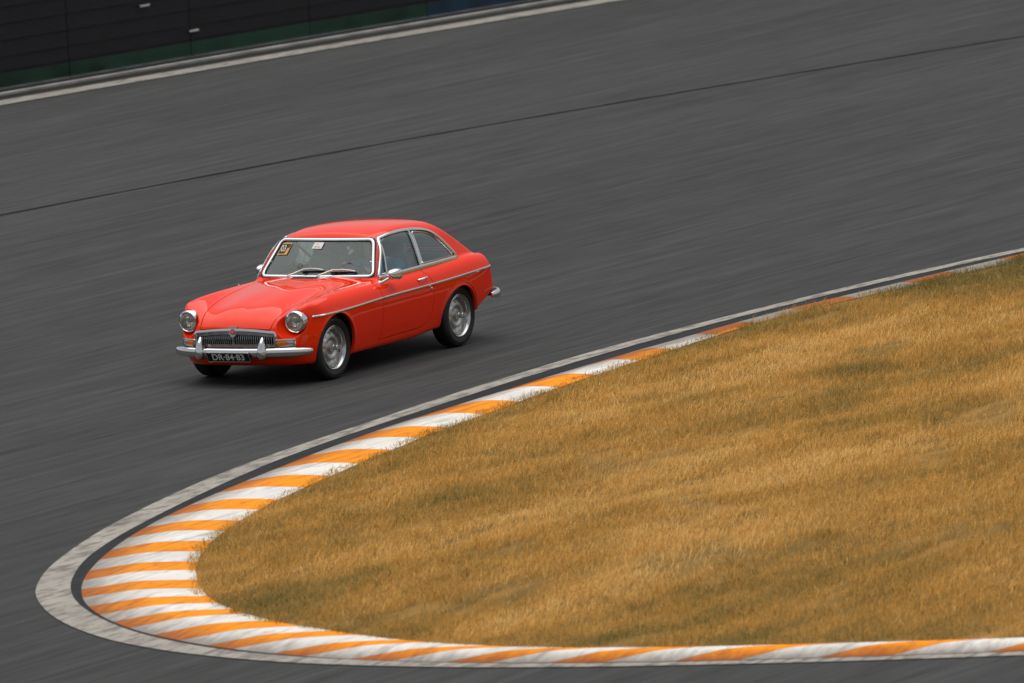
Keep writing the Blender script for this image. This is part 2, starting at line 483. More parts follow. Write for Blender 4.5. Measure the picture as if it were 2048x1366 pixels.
def surface_nets(F, lo, hi, h, iters=4):
    """mesh the zero set of F; vertices are pulled onto the surface, normals from the gradient"""
    lo = np.array(lo, float); hi = np.array(hi, float); n = np.ceil((hi - lo) / h).astype(int) + 1
    ax = [lo[i] + h * np.arange(n[i]) for i in range(3)]
    val = np.empty(n, np.float32)
    for i0 in range(0, n[0], 40):
        X, Y, Z = np.meshgrid(ax[0][i0:i0 + 40], ax[1], ax[2], indexing='ij')
        val[i0:i0 + 40] = F(X, Y, Z)
    ins = val < 0
    cnt = np.zeros(n - 1, np.int8); acc = np.zeros(tuple(n - 1) + (3,), np.float32)
    m_ = n - 1
    for a in range(3):
        b, c = (a + 1) % 3, (a + 2) % 3
        for db in (0, 1):
            for dc in (0, 1):
                s0 = [None] * 3; s1 = [None] * 3
                s0[a] = slice(0, m_[a]); s1[a] = slice(1, m_[a] + 1)
                s0[b] = s1[b] = slice(db, db + m_[b]); s0[c] = s1[c] = slice(dc, dc + m_[c])
                v0 = val[tuple(s0)]; v1 = val[tuple(s1)]
                cr = (v0 < 0) != (v1 < 0)
                t = np.where(cr, v0 / np.where(cr, v0 - v1, 1), 0)
                cnt += cr
                acc[..., a] += t; acc[..., b] += cr * db; acc[..., c] += cr * dc
    act = cnt > 0
    idx = -np.ones(m_, np.int64); nact = int(act.sum()); idx[act] = np.arange(nact)
    ii = np.argwhere(act)
    V = lo + h * (ii + acc[act] / cnt[act][:, None])
    quads = []
    for a in range(3):
        b, c = (a + 1) % 3, (a + 2) % 3
        s0 = [slice(None)] * 3; s1 = [slice(None)] * 3
        s0[a] = slice(0, n[a] - 1); s1[a] = slice(1, n[a])
        i0 = ins[tuple(s0)]; i1 = ins[tuple(s1)]
        e = np.argwhere(i0 != i1); fl = i0[tuple(e.T)]
        ok = (e[:, b] > 0) & (e[:, c] > 0) & (e[:, b] < n[b] - 1) & (e[:, c] < n[c] - 1)
        e = e[ok]; fl = fl[ok]
        def cell(ob, oc):
            q = e.copy(); q[:, b] += ob; q[:, c] += oc
            return idx[tuple(q.T)]
        q = np.stack([cell(-1, -1), cell(0, -1), cell(0, 0), cell(-1, 0)], 1)
        q[~fl] = q[~fl][:, ::-1]
        quads.append(q)
    Q = np.vstack(quads)
    def grad(V):
        e = 1e-3; g = np.empty_like(V)
        for a in range(3):
            d = np.zeros(3); d[a] = e
            g[:, a] = (F(*(V + d).T) - F(*(V - d).T)) / (2 * e)
        return g
    V0 = V.copy()
    for _ in range(iters):
        g = grad(V); f = F(*V.T)
        st = -g * (f / np.maximum((g * g).sum(1), .05))[:, None]
        V = V + np.clip(st, -h * .5, h * .5)
    V = V0 + np.clip(V - V0, -h * 1.2, h * 1.2)
    g = grad(V); Nn = g / np.maximum(np.linalg.norm(g, axis=1), 1e-9)[:, None]
    T = np.vstack([Q[:, [0, 1, 2]], Q[:, [0, 2, 3]]])
    return V, Nn, T

def clip(S, g, flange=0.):
    """keep the part of triangle soup S=(P[n,3,3],N[n,3,3]) where g>0; flange folds the cut edge inwards"""
    P, Nn = S
    v = g(P[..., 0], P[..., 1], P[..., 2])
    pos = v > 0; c = pos.sum(1)
    outP = [P[c == 3]]; outN = [Nn[c == 3]]
    for want in (1, 2):
        m_ = c == want
        if not m_.any(): continue
        p, n, w, b = P[m_], Nn[m_], v[m_], pos[m_]
        odd = np.argmax(b if want == 1 else ~b, axis=1)
        r = (odd[:, None] + np.arange(3)) % 3
        p = np.take_along_axis(p, r[..., None], 1); n = np.take_along_axis(n, r[..., None], 1); w = np.take_along_axis(w, r, 1)
        def cut(i, j):
            t = (w[:, i] / (w[:, i] - w[:, j] + 1e-15))[:, None]
            nn = n[:, i] + (n[:, j] - n[:, i]) * t
            return p[:, i] + (p[:, j] - p[:, i]) * t, nn / np.maximum(np.linalg.norm(nn, axis=1), 1e-9)[:, None]
        (a, na), (d, nd) = cut(0, 1), cut(0, 2)
        if want == 1:
            outP.append(np.stack([p[:, 0], a, d], 1)); outN.append(np.stack([n[:, 0], na, nd], 1))
        else:
            outP.append(np.stack([a, p[:, 1], p[:, 2]], 1)); outN.append(np.stack([na, n[:, 1], n[:, 2]], 1))
            outP.append(np.stack([a, p[:, 2], d], 1)); outN.append(np.stack([na, n[:, 2], nd], 1))
        if flange:
            a2, d2 = a - na * flange, d - nd * flange
            e = d - a; fn = np.cross(e, na); fn /= np.maximum(np.linalg.norm(fn, axis=1), 1e-9)[:, None]
            flip = (((p[:, 0] - (a + d) / 2) * fn).sum(1) > 0) == (want == 1)      # face away from the kept side
            fn = np.where(flip[:, None], -fn, fn)
            gn = np.cross(d - a, d2 - a); rev = ((gn * fn).sum(1) < 0)[:, None]
            for t0, t1, t2 in ((a, d, d2), (a, d2, a2)):
                outP.append(np.stack([t0, np.where(rev, t2, t1), np.where(rev, t1, t2)], 1)); outN.append(np.stack([fn] * 3, 1))
    return np.concatenate(outP), np.concatenate(outN)
def soup(V, Nn, T):
    return V[T], Nn[T]
def soup_obj(name, S, mat, parent, mtx, offset=0.):
    P, Nn = S
    P = P.reshape(-1, 3) + Nn.reshape(-1, 3) * offset; Nf = Nn.reshape(-1, 3)
    key = np.round(np.hstack([P * 2e4, Nf * 50])).astype(np.int64)
    _, first, inv = np.unique(key, axis=0, return_index=True, return_inverse=True)
    T = inv.reshape(-1, 3); ok = (T[:, 0] != T[:, 1]) & (T[:, 1] != T[:, 2]) & (T[:, 0] != T[:, 2])
    return fast_mesh(name, P[first], T[ok], mat, parent, mtx, normals=Nf[first])

def text_mesh(s, size, depth=.0008, spacing=1., bold=0.):
    cu = bpy.data.curves.new('t', 'FONT'); cu.body = s; cu.size = size; cu.extrude = depth; cu.offset = bold
    cu.align_x = 'CENTER'; cu.align_y = 'CENTER'; cu.space_character = spacing
    ob = bpy.data.objects.new('t', cu); C.objects.link(ob)
    dg = bpy.context.evaluated_depsgraph_get()
    me = bpy.data.meshes.new_from_object(ob.evaluated_get(dg))
    bpy.data.objects.remove(ob); bpy.data.curves.remove(cu)
    return me
def text_obj(name, s, size, mat, parent, mtx, sx=1., spacing=1., depth=.0008, bold=0.):
    me = text_mesh(s, size, depth, spacing, bold); me.name = name
    me.transform(Matrix.Diagonal((sx, 1, 1, 1)))
    me.materials.clear(); me.materials.append(MATS[mat])
    return link(bpy.data.objects.new(name, me), parent, mtx)
def frame_mtx(right, up, loc):
    r = Vector(right).normalized(); u = Vector(up); n = r.cross(u).normalized(); u = n.cross(r)
    M = Matrix.Identity(4)
    for i in range(3):
        M[i][0] = r[i]; M[i][1] = u[i]; M[i][2] = n[i]; M[i][3] = loc[i]
    return M
def vnoise(x, y, seed=0):
    r = np.random.default_rng(seed).random((256, 256))
    xi = np.floor(x).astype(int); yi = np.floor(y).astype(int); fx = x - xi; fy = y - yi
    fx = fx * fx * (3 - 2 * fx); fy = fy * fy * (3 - 2 * fy)
    g = lambda a, b: r[a % 256, b % 256]
    return (g(xi, yi) * (1 - fx) + g(xi + 1, yi) * fx) * (1 - fy) + (g(xi, yi + 1) * (1 - fx) + g(xi + 1, yi + 1) * fx) * fy

# ================================================================== SETTING
LINE_OUT = [(-8.99, 2.69), (-8.29, 2.6), (-7.59, 2.52), (-6.89, 2.44), (-6.19, 2.38), (-5.49, 2.33), (-4.78, 2.29), (-4.08, 2.26), (-3.37, 2.23), (-2.67, 2.21), (-1.96, 2.2), (-1.26, 2.2), (-0.55, 2.22), (0.15, 2.26), (0.86, 2.31), (1.56, 2.35), (2.26, 2.41), (2.96, 2.48), (3.66, 2.56), (4.37, 2.63), (5.07, 2.7), (5.77, 2.78), (6.47, 2.88), (7.16, 3.0), (7.85, 3.15), (8.54, 3.31), (9.22, 3.49), (9.9, 3.68), (10.57, 3.9), (11.23, 4.14), (11.88, 4.4), (12.52, 4.71), (13.12, 5.06), (13.68, 5.48), (14.2, 5.95), (14.67, 6.48), (15.06, 7.05), (15.35, 7.68), (15.53, 8.35), (15.61, 9.04), (15.57, 9.74), (15.46, 10.43), (15.28, 11.11), (15.05, 11.78), (14.79, 12.43), (14.51, 13.08), (14.21, 13.72), (13.9, 14.35)]
LINE_IN = [(-8.76, 2.81), (-8.06, 2.72), (-7.36, 2.64), (-6.66, 2.57), (-5.96, 2.51), (-5.26, 2.46), (-4.55, 2.43), (-3.85, 2.4), (-3.14, 2.38), (-2.44, 2.37), (-1.74, 2.38), (-1.03, 2.39), (-0.33, 2.42), (0.38, 2.46), (1.08, 2.5), (1.78, 2.56), (2.48, 2.62), (3.18, 2.68), (3.89, 2.75), (4.59, 2.82), (5.29, 2.91), (5.98, 3.01), (6.67, 3.14), (7.36, 3.29), (8.05, 3.45), (8.73, 3.62), (9.41, 3.8), (10.09, 3.99), (10.76, 4.21), (11.42, 4.46), (12.05, 4.76), (12.66, 5.1), (13.24, 5.5), (13.77, 5.96), (14.25, 6.47), (14.67, 7.02), (15.01, 7.63), (15.25, 8.28), (15.36, 8.97), (15.36, 9.66), (15.28, 10.36), (15.12, 11.04), (14.91, 11.71), (14.65, 12.36), (14.36, 13.0), (14.06, 13.64), (13.75, 14.27)]
KERB_OUT = [(-8.54, 2.92), (-7.84, 2.87), (-7.14, 2.81), (-6.44, 2.76), (-5.73, 2.72), (-5.03, 2.68), (-4.33, 2.63), (-3.62, 2.6), (-2.92, 2.59), (-2.22, 2.59), (-1.51, 2.59), (-0.81, 2.61), (-0.1, 2.64), (0.6, 2.67), (1.3, 2.72), (2.0, 2.76), (2.71, 2.81), (3.41, 2.86), (4.11, 2.92), (4.81, 3.01), (5.5, 3.11), (6.2, 3.23), (6.89, 3.35), (7.58, 3.48), (8.27, 3.62), (8.96, 3.78), (9.64, 3.96), (10.31, 4.17), (10.97, 4.41), (11.62, 4.68), (12.25, 4.98), (12.86, 5.33), (13.43, 5.73), (13.95, 6.2), (14.41, 6.73), (14.78, 7.31), (15.07, 7.94), (15.26, 8.61), (15.34, 9.3), (15.3, 9.99), (15.17, 10.68), (14.98, 11.35), (14.74, 12.02), (14.47, 12.66), (14.18, 13.3), (13.87, 13.94), (13.72, 14.25)]
KERB_IN = [(-7.85, 3.28), (-7.14, 3.23), (-6.44, 3.18), (-5.74, 3.13), (-5.04, 3.07), (-4.33, 3.01), (-3.63, 2.97), (-2.93, 2.96), (-2.23, 2.99), (-1.52, 3.04), (-0.82, 3.1), (-0.12, 3.15), (0.58, 3.21), (1.28, 3.28), (1.98, 3.35), (2.68, 3.44), (3.38, 3.53), (4.08, 3.62), (4.77, 3.72), (5.47, 3.85), (6.16, 3.97), (6.85, 4.11), (7.54, 4.25), (8.23, 4.4), (8.91, 4.57), (9.58, 4.77), (10.25, 5.0), (10.9, 5.27), (11.53, 5.57), (12.14, 5.93), (12.72, 6.32), (13.27, 6.76), (13.74, 7.26), (14.13, 7.84), (14.42, 8.48), (14.66, 9.14), (14.79, 9.82), (14.78, 10.51), (14.64, 11.19), (14.42, 11.86), (14.16, 12.51), (13.88, 13.15), (13.58, 13.79), (13.43, 14.11)]
def extend(P, far=26., near=16.):
    P = np.array(P, float)
    a = P[0] - P[3]; a /= np.linalg.norm(a); b = P[-1] - P[-4]; b /= np.linalg.norm(b)
    fa = np.arange(far, 0, -.7)[:, None]; ne = np.arange(.7, near, .7)[:, None]
    return np.vstack([P[0] + a * fa, P, P[-1] + b * ne])
def dense(P, step=.08):
    """Catmull-Rom through the points, resampled evenly"""
    P = np.array(P, float); Q = []
    E = np.vstack([2 * P[0] - P[1], P, 2 * P[-1] - P[-2]])
    for i in range(len(P) - 1):
        p0, p1, p2, p3 = E[i:i + 4]; n = max(2, int(np.linalg.norm(p2 - p1) / .05))
        for t in np.linspace(0, 1, n, endpoint=False):
            Q.append(.5 * (2 * p1 + (p2 - p0) * t + (2 * p0 - 5 * p1 + 4 * p2 - p3) * t * t + (3 * p1 - p0 - 3 * p2 + p3) * t ** 3))
    Q.append(P[-1])
    return resample(Q, step)
W0, W1, K0, K1 = (dense(extend(p)) for p in (LINE_OUT, LINE_IN, KERB_OUT, KERB_IN))
def pair(A, B):
    """for every point of A the nearest point of B, kept in order"""
    d = ((A[:, None, 0] - B[None, :, 0]) ** 2 + (A[:, None, 1] - B[None, :, 1]) ** 2)
    j = np.maximum.accumulate(d.argmin(1))
    t = np.arange(len(j), dtype=float)
    js = np.convolve(np.pad(j.astype(float), 6, mode='edge'), np.ones(13) / 13, 'valid')
    return np.stack([np.interp(js, np.arange(len(B)), B[:, i]) for i in range(2)], 1)
def strip(name, A, B, z, mat, zb=None):
    V = [(a[0], a[1], z) for a in A] + [(b[0], b[1], z if zb is None else zb) for b in B]
    n = len(A)
    return mesh_obj(name, V, [(i, i + 1, n + i + 1, n + i) for i in range(n - 1)], mat, smooth=False)
def sheet(name, P, z, mat):
    o = mesh_obj(name, [(p[0], p[1], z) for p in P], [tuple(range(len(P)))], mat, smooth=False)
    return tag(o, kind='structure')

sheet('ground', [(-2500, -2500), (2500, -2500), (2500, 2500), (-2500, 2500)], -.06, 'far_ground')
sheet('track', [(-140, -4.2), (-60, -12.5), (-32.4, -15.45), (-20, -16.95), (-8, -18.6), (6, -21), (40, -28), (60, -10), (60, 40), (-10, 90), (-140, 60)], 0., 'asphalt')
sheet('track_shoulder', [(-140, -6.6), (-60, -15.2), (-32.4, -17.4), (-20, -18.9), (-8, -20.6), (6, -23.2), (40, -31), (40, -27.9), (6, -20.9), (-8, -18.5), (-20, -16.85), (-32.4, -15.35), (-60, -12.4), (-140, -4.1)], .004, 'asphalt_shoulder')
tag(strip('white_edge_line', W0, pair(W0, W1), .008, 'line_paint'), kind='structure')
tag(strip('dark_edge_strip', W1, pair(W1, K0), .004, 'asphalt_dark'), kind='structure')
def run_line(pts, x0, x1, step):
    xs = np.arange(x0, x1, -step); return np.stack([xs, spline([p[0] for p in pts], [p[1] for p in pts])(xs)], 1)
OL_A = run_line([(40, -27), (6, -20.3), (-8, -18.05), (-19.74, -16.56), (-26, -15.84), (-32.36, -15.0), (-60, -11.9), (-100, -7.5)], 40, -100, .5)
OL_B = run_line([(40, -27.4), (6, -20.65), (-8, -18.4), (-20.25, -16.87), (-26, -16.20), (-33, -15.33), (-60, -12.25), (-100, -7.85)], 40, -100, .5)
tag(strip('outer_white_line', OL_A, pair(OL_A, OL_B), .010, 'line_paint_old'), kind='structure')
G_A = run_line([(6, -21.2), (-8, -18.85), (-20.8, -17.22), (-25, -16.76), (-30.89, -16.02), (-60, -12.9)], 6, -60, .5)
sg = MB(); sg.sweep([(p[0], p[1], .02) for p in G_A], [(-.05, -.02), (.05, -.02), (.05, .012), (-.05, .012)])
tag(sg.build('concrete_channel', 'concrete_edge', smooth=False), kind='structure')
SEAM = run_line([(2, -11.2), (-9.82, -10.15), (-15.6, -9.55), (-23.0, -8.35), (-28.2, -7.3), (-50, -2.5)], 2, -50, .3)
sw = .016 + .022 * vnoise(np.arange(len(SEAM)) * .35, np.zeros(len(SEAM)), 4)
sn = np.gradient(SEAM, axis=0); sn /= np.linalg.norm(sn, axis=1)[:, None]; sn = np.stack([-sn[:, 1], sn[:, 0]], 1)
tag(strip('tar_seam', SEAM + sn * sw[:, None], SEAM - sn * sw[:, None], .004, 'tar'), kind='structure')

# kerb: one thing, its painted blocks are parts
KH = .06
kerb = tag(empty('track_kerb', (15.3, 9.3, 0)), 'low kerb of orange and white painted blocks curving round the dry grass', 'kerb')
seg = np.r_[0, np.cumsum(np.linalg.norm(np.diff(K0, axis=0), axis=1))]
first = seg[np.argmin(((K0 - np.array([-7.73, 2.86])) ** 2).sum(1))]
steps = [1.05, .8, 1.12, .93, 1.03, .88, 1.01, .77, .97, .85, .92, .82, .84, .73, .73, .82, .73, .68, .7, .65, .61, .56, .65, .55, .59, .5, .51, .43, .49, .46, .43, .38, .45, .4, .39, .3, .45, .31, .44, .35, .46, .35, .47, .42, .54, .49, .6, .55, .72]
bnd = [first]
for d in steps: bnd.append(bnd[-1] + d)
for k in range(14): bnd.append(bnd[-1] + (.6 if k % 2 == 0 else .72))
pre = [first]
for k in range(12): pre.insert(0, pre[0] - (.95 if k % 2 else 1.05))
K1p = pair(K0, K1)
seg1 = np.r_[0, np.cumsum(np.linalg.norm(np.diff(K1, axis=0), axis=1))]
near1 = np.maximum.accumulate(((K0[:, None] - K1[None]) ** 2).sum(2).argmin(1)).astype(float)
near1 = seg1[np.round(np.convolve(np.pad(near1, 6, mode='edge'), np.ones(13) / 13, 'valid')).astype(int)]
near1 = near1 + np.interp(seg - first, [0, 19, 21.5, 23.5, 26, 40], [0, 0, .18, .26, .72, .85])   # stripes slant on the near leg
PROF = [(0., -.02), (0., .006), (.12, .020), (.25, .036), (.38, .052), (.47, KH), (.6, KH + .003), (.8, KH + .002), (1., KH - .004), (1., -.02)]
def kat(s):
    a = np.array([np.interp(s, seg, K0[:, 0]), np.interp(s, seg, K0[:, 1])])
    t = np.interp(s, seg, near1)
    b = np.array([np.interp(t, seg1, K1[:, 0]), np.interp(t, seg1, K1[:, 1])])
    return a, b
allb = pre[:-1] + bnd
i0 = len(pre) - 1
for i in range(len(allb) - 1):
    white = (i - i0) % 2 == 0
    n = max(2, int((allb[i + 1] - allb[i]) / .12) + 1)
    V = []; kk = len(PROF)
    for s in np.linspace(allb[i] + .003, allb[i + 1] - .003, n):
        a, b = kat(s)
        d = (b - a)
        for t, z in PROF:
            p = a + d * (t * 1.04); V.append((p[0] - 15.3, p[1] - 9.3, z))
    Fc = [(r * kk + q, r * kk + q + 1, (r + 1) * kk + q + 1, (r + 1) * kk + q) for r in range(n - 1) for q in range(kk - 1)]
    Fc += [tuple(range(kk)), tuple((n - 1) * kk + q for q in range(kk - 1, -1, -1))]
    kb = mesh_obj('kerb_block', V, [f[::-1] for f in Fc], 'kerb_white' if white else 'kerb_orange', kerb, angle=35)
    at = kb.data.attributes.new('across', 'FLOAT', 'POINT'); at.data.foreach_set('value', (np.array([t for t, z in PROF] * n) - np.clip((1.5 - (np.array(V)[:, 0] + 15.3)) / 5., 0, 1.1)).astype(np.float32))

# infield
INF = np.vstack([K1, [(-20, 90), (-75, 60)]])
gx, gy = np.meshgrid(np.arange(-36, 17, .3), np.arange(2.4, 36, .3), indexing='ij')
def inf_h(x, y):
    e = np.clip(-poly_sdf(INF[::3], x, y), 0, 3) / 3
    return KH - .012 + e * (.10 * (vnoise(x * .35, y * .35, 1) - .3) + .05 * (vnoise(x * 1.1, y * 1.1, 2) - .5)) + .03 * (vnoise(x * 2.3, y * 2.3, 3) - .5) * np.clip(e * 6, 0, 1)
gv = np.stack([gx.ravel(), gy.ravel(), np.zeros(gx.size)], 1)
nx, ny = gx.shape
qi = (np.arange(nx - 1)[:, None] * ny + np.arange(ny - 1)[None]).ravel()
T = np.vstack([np.stack([qi, qi + ny, qi + ny + 1], 1), np.stack([qi, qi + ny + 1, qi + 1], 1)])
S = clip((gv[T], np.tile(np.array([0., 0, 1]), (len(T), 3, 1))), lambda x, y, z: -poly_sdf(INF[::2], x, y))
P = S[0].reshape(-1, 3); P[:, 2] = inf_h(P[:, 0], P[:, 1])
key = np.round(P * 1e4).astype(np.int64)
_, fi, inv = np.unique(key[:, :2], axis=0, return_index=True, return_inverse=True)
Ti = inv.reshape(-1, 3); Ti = Ti[(Ti[:, 0] != Ti[:, 1]) & (Ti[:, 1] != Ti[:, 2]) & (Ti[:, 0] != Ti[:, 2])]
o = fast_mesh('infield', P[fi], Ti, 'grass_ground'); o.data.shade_smooth(); tag(o, kind='structure')

def to_px(P):
    Q = (P - CAM_LOC) @ CAM_R.T
    return 1024 + F_PX * Q[:, 0] / Q[:, 2], 683 + F_PX * Q[:, 1] / Q[:, 2]
# dry grass blades, lying over along the wind (x)
NB = 420000
bx_ = rng.uniform(-14, 16.2, NB * 3); by_ = rng.uniform(2.6, 19, NB * 3)
u, v = to_px(np.stack([bx_, by_, np.full_like(bx_, KH)], 1))
ok = (u > -250) & (u < 2350) & (v > 380) & (v < 1480)
bx_, by_ = bx_[ok], by_[ok]
sd = -poly_sdf(INF[::2], bx_, by_)
ok = sd > -.05 + .10 * (vnoise(bx_ * 4, by_ * 4, 11) - .4)
bx_, by_, sd = bx_[ok][:NB], by_[ok][:NB], sd[ok][:NB]
thin = vnoise(bx_ * .9, by_ * 2.6, 51) * .6 + vnoise(bx_ * 2.4, by_ * 6., 52) * .4      # worn, half bare spots
keep = rng.random(len(bx_)) < np.clip((thin - .22) / .16, .18, 1.)
bx_, by_, sd = bx_[keep], by_[keep], sd[keep]
weed = np.zeros(len(bx_))
for _ in range(230):                                                                    # weeds and tussocks
    cx_, cy_ = rng.uniform(-10, 15), rng.uniform(3, 15); r_ = rng.uniform(.05, .16); k_ = int(rng.uniform(30, 110))
    wx = cx_ + rng.normal(0, r_ * 1.5, k_); wy = cy_ + rng.normal(0, r_, k_); ws_ = -poly_sdf(INF[::2], wx, wy); g_ = ws_ > .06
    bx_ = np.r_[bx_, wx[g_]]; by_ = np.r_[by_, wy[g_]]; sd = np.r_[sd, ws_[g_]]; weed = np.r_[weed, np.full(g_.sum(), rng.uniform(.3, 1.))]
n = len(bx_)
patch = .55 * vnoise(bx_ * .30, by_ * 1.1, 21) + .30 * vnoise(bx_ * .9, by_ * 3.1, 22) + .15 * vnoise(bx_ * 3, by_ * 9, 23)
edge = np.clip(1 - sd / .9, 0, 1)
green = vnoise(bx_ * .5, by_ * 2., 31)
tint = .60 + .95 * (patch - .5) - .18 * edge - .30 * np.clip((green - .70) / .3, 0, 1) + rng.normal(0, .15, n)
farleg = np.clip((-2 - bx_) / 8, 0, 1) * np.clip(1 - sd / 1.8, 0, 1)
tint -= .26 * farleg + .36 * weed
tint = np.clip(tint, 0, 1)
ln = rng.uniform(.05, .13, n) * (.75 + .6 * vnoise(bx_ * 1.4, by_ * 2.8, 41)) * np.where(sd < .25, .8, 1.)
tall = rng.random(n) < .01
ln = np.where(tall, ln * 1.7, ln) * (1 + .5 * weed) * (1 + .5 * np.clip((-1 - bx_) / 5, 0, 1) * np.clip(1 - sd / .4, 0, 1))
az = rng.normal(0, .42, n) + np.where(rng.random(n) < .72, math.pi, 0.) + .12
tilt = np.clip(rng.normal(1.2, .24, n), .3, 1.5)
wd = rng.uniform(.003, .006, n)
dx, dy = np.cos(az), np.sin(az)
base = np.stack([bx_, by_, inf_h(bx_, by_) - .006], 1)
t0 = tilt * .55
mid = base + np.stack([dx * np.sin(t0), dy * np.sin(t0), np.cos(t0)], 1) * (ln * .5)[:, None]
tip = mid + np.stack([dx * np.sin(tilt * 1.2), dy * np.sin(tilt * 1.2), np.maximum(np.cos(tilt * 1.2), -.05)], 1) * (ln * .5)[:, None]
pa = rng.uniform(0, math.pi, n)
sdv = np.stack([-dy * np.cos(pa) * .6 + dx * .1, dx * np.cos(pa) + .2, .5 * np.sin(pa)], 1) * (wd / 2)[:, None]
V = np.stack([base - sdv, base + sdv, mid - sdv * .8, mid + sdv * .8, tip], 1).reshape(-1, 3)
b5 = np.arange(n)[:, None] * 5
T = np.concatenate([b5 + np.array([[0, 1, 3]]), b5 + np.array([[0, 3, 2]]), b5 + np.array([[2, 3, 4]])])
o = fast_mesh('dry_grass', V, T, 'grass_blades', attr=np.repeat(tint, 5))
tag(o, 'dry golden brown grass with olive patches covering the infield', 'grass', kind='stuff')

# outer safety barrier: rubber faced panels with painted lower band
BP = run_line([(6, -21.9), (-8, -19.4), (-21.4, -17.64), (-26, -17.12), (-31.56, -16.42), (-50, -14.2)], 6, -50, 2.4)
bar = tag(empty('safety_barrier', (BP[0][0], BP[0][1], 0)), 'dark rubber faced barrier with green and blue lower band beyond the outer white line', 'barrier')
org = Vector((BP[0][0], BP[0][1], 0))
for i in range(len(BP) - 1):
    a, b = Vector((BP[i][0], BP[i][1], 0)), Vector((BP[i + 1][0], BP[i + 1][1], 0))
    d = (b - a).normalized(); nrm = Vector((-d.y, d.x, 0))
    if nrm.y < 0: nrm = -nrm
    M = Matrix.Identity(3)
    for r in range(3):
        M[r][0] = d[r]; M[r][1] = nrm[r]; M[r][2] = (0, 0, 1)[r]
    mid_ = (a + b) / 2 - org; ln_ = (b - a).length - .012
    pm = MB(); pm.box(mid_ + Vector((0, 0, .76)) - nrm * .2, (ln_, .40, 1.14), M)
    for zz in (.25, .42, .62, .82, 1.02, 1.2):
        pm.box(mid_ + Vector((0, 0, zz)) + nrm * .006, (ln_, .012, .05), M)
    p_ = pm.build('panel', 'rubber_belt', bar, smooth=False)
    bm_ = MB(); bm_.box(mid_ + Vector((0, 0, .105)) - nrm * .19, (ln_, .40, .17), M)
    bm_.build('painted_band', 'green_band' if (a.x + b.x) / 2 > -29.3 else 'blue_band', bar, smooth=False)
    rm = MB(); rm.box(mid_ + Vector((0, 0, .011)) - nrm * .17, (ln_, .42, .018), M)
    rm.build('base_rail', 'galvanised', bar, smooth=False)
for px in ((-24.3, .74), (-25.25, .33)):
    j = np.argmin(np.abs(BP[:, 0] - px[0]))
    y = np.interp(-px[0], -BP[:, 0], BP[:, 1])
    tm = MB(); tm.box((px[0] - org.x, y - org.y + .028, px[1]), (.20, .02, .022))
    tm.build('white_tab', 'white_tab', bar, smooth=False)

# dune behind the barrier, unseen, added to cut low sky light
dx_ = np.linspace(-150, 70, 111); dt = np.r_[np.linspace(0, 6, 7), np.linspace(8, 45, 16), 70, 110]
X, Tt = np.meshgrid(dx_, dt, indexing='ij')
foot = np.interp(X, [-140, -60, -48, -31.6, -21.4, -8, 6, 40, 70], [-7.6, -14.9, -16.1, -17.9, -19.0, -20.8, -23.4, -31.5, -38])
Yd = foot - Tt
Hd = 3.2 * (1 - np.exp(-(Tt / 9.) ** 1.5)) * (.75 + .35 * vnoise(X * .05, Yd * .06, 5)) + (vnoise(X * .3, Yd * .3, 6) - .5) * np.clip(Tt, 0, 3) * .5 - .05
Vd = np.stack([X, Yd, Hd], -1).reshape(-1, 3); nd = len(dt)
Fd = [(i * nd + j, i * nd + j + 1, (i + 1) * nd + j + 1, (i + 1) * nd + j) for i in range(len(dx_) - 1) for j in range(nd - 1)]
tag(mesh_obj('shade_dune', Vd, Fd, 'shade_dune', angle=180), kind='structure')

# ================================================================== CAR
# body frame: x forward, y to the car's left, z up, origin on the track midway between the axles
A3 = np.abs
def tab2(xs, ys, rows):
    """smooth table: rows[i] are the values over ys at station xs[i]"""
    fy = [spline(xs, [r[j] for r in rows]) for j in range(len(ys))]
    xg = np.linspace(min(xs), max(xs), 400); yg = np.linspace(ys[0], ys[-1], 360)
    G = np.empty((400, 360)); cols = np.stack([f(xg) for f in fy], 1)
    for i in range(400):
        G[i] = spline(ys, cols[i])(yg)
    def ev(x, y):
        a = np.clip((x - xg[0]) / (xg[1] - xg[0]), 0, 398.999); b = np.clip((y - yg[0]) / (yg[1] - yg[0]), 0, 358.999)
        i = a.astype(int); j = b.astype(int); a = a - i; b = b - j
        return (G[i, j] * (1 - a) + G[i + 1, j] * a) * (1 - b) + (G[i, j + 1] * (1 - a) + G[i + 1, j + 1] * a) * b
    return ev
TOP = tab2([1.90, 1.75, 1.6, 1.4, 1.155, .9, .6, .3, 0, -.6, -1.2, -1.4, -1.6, -1.75, -1.95], [0, .22, .45, .56, .66, .82],
           [(.500, .495, .50, .59, .655, .64), (.583, .579, .580, .645, .700, .68), (.672, .667, .652, .692, .738, .72), (.728, .723, .704, .731, .766, .745),
            (.768, .763, .743, .758, .783, .762), (.798, .793, .771, .779, .790, .77), (.822, .818, .797, .793, .795, .775), (.838, .835, .815, .805, .799, .78),
            (.84, .838, .82, .812, .804, .785), (.84, .838, .828, .82, .812, .795), (.82, .82, .82, .825, .832, .818), (.80, .80, .805, .818, .838, .822),
            (.78, .78, .787, .806, .832, .816), (.765, .765, .770, .79, .818, .80), (.735, .735, .74, .755, .775, .76)])
PLAN = spline([1.95, 1.75, 1.62, 1.45, 1.155, .6, 0, -.6, -1.155, -1.5, -1.75, -1.95], [.60, .672, .712, .742, .762, .766, .766, .768, .768, .760, .738, .70])
ZC = spline([1.8, 1.47, .77, .35, 0, -.6, -1.1, -1.65, -1.9], [.615, .617, .629, .643, .649, .657, .669, .686, .692])
FX, RX = 1.165, -1.125                 # wheel arch centres
def arch_f(x, z):
    return np.sqrt((x - FX) ** 2 + (z - .29) ** 2) - .318
def arch_r(x, z):
    ax_ = np.where(x > RX, .375, .30)
    u = (x - RX) / ax_; v = (z - .262) / .315
    return (np.sqrt(u * u + v * v) - 1) * .31
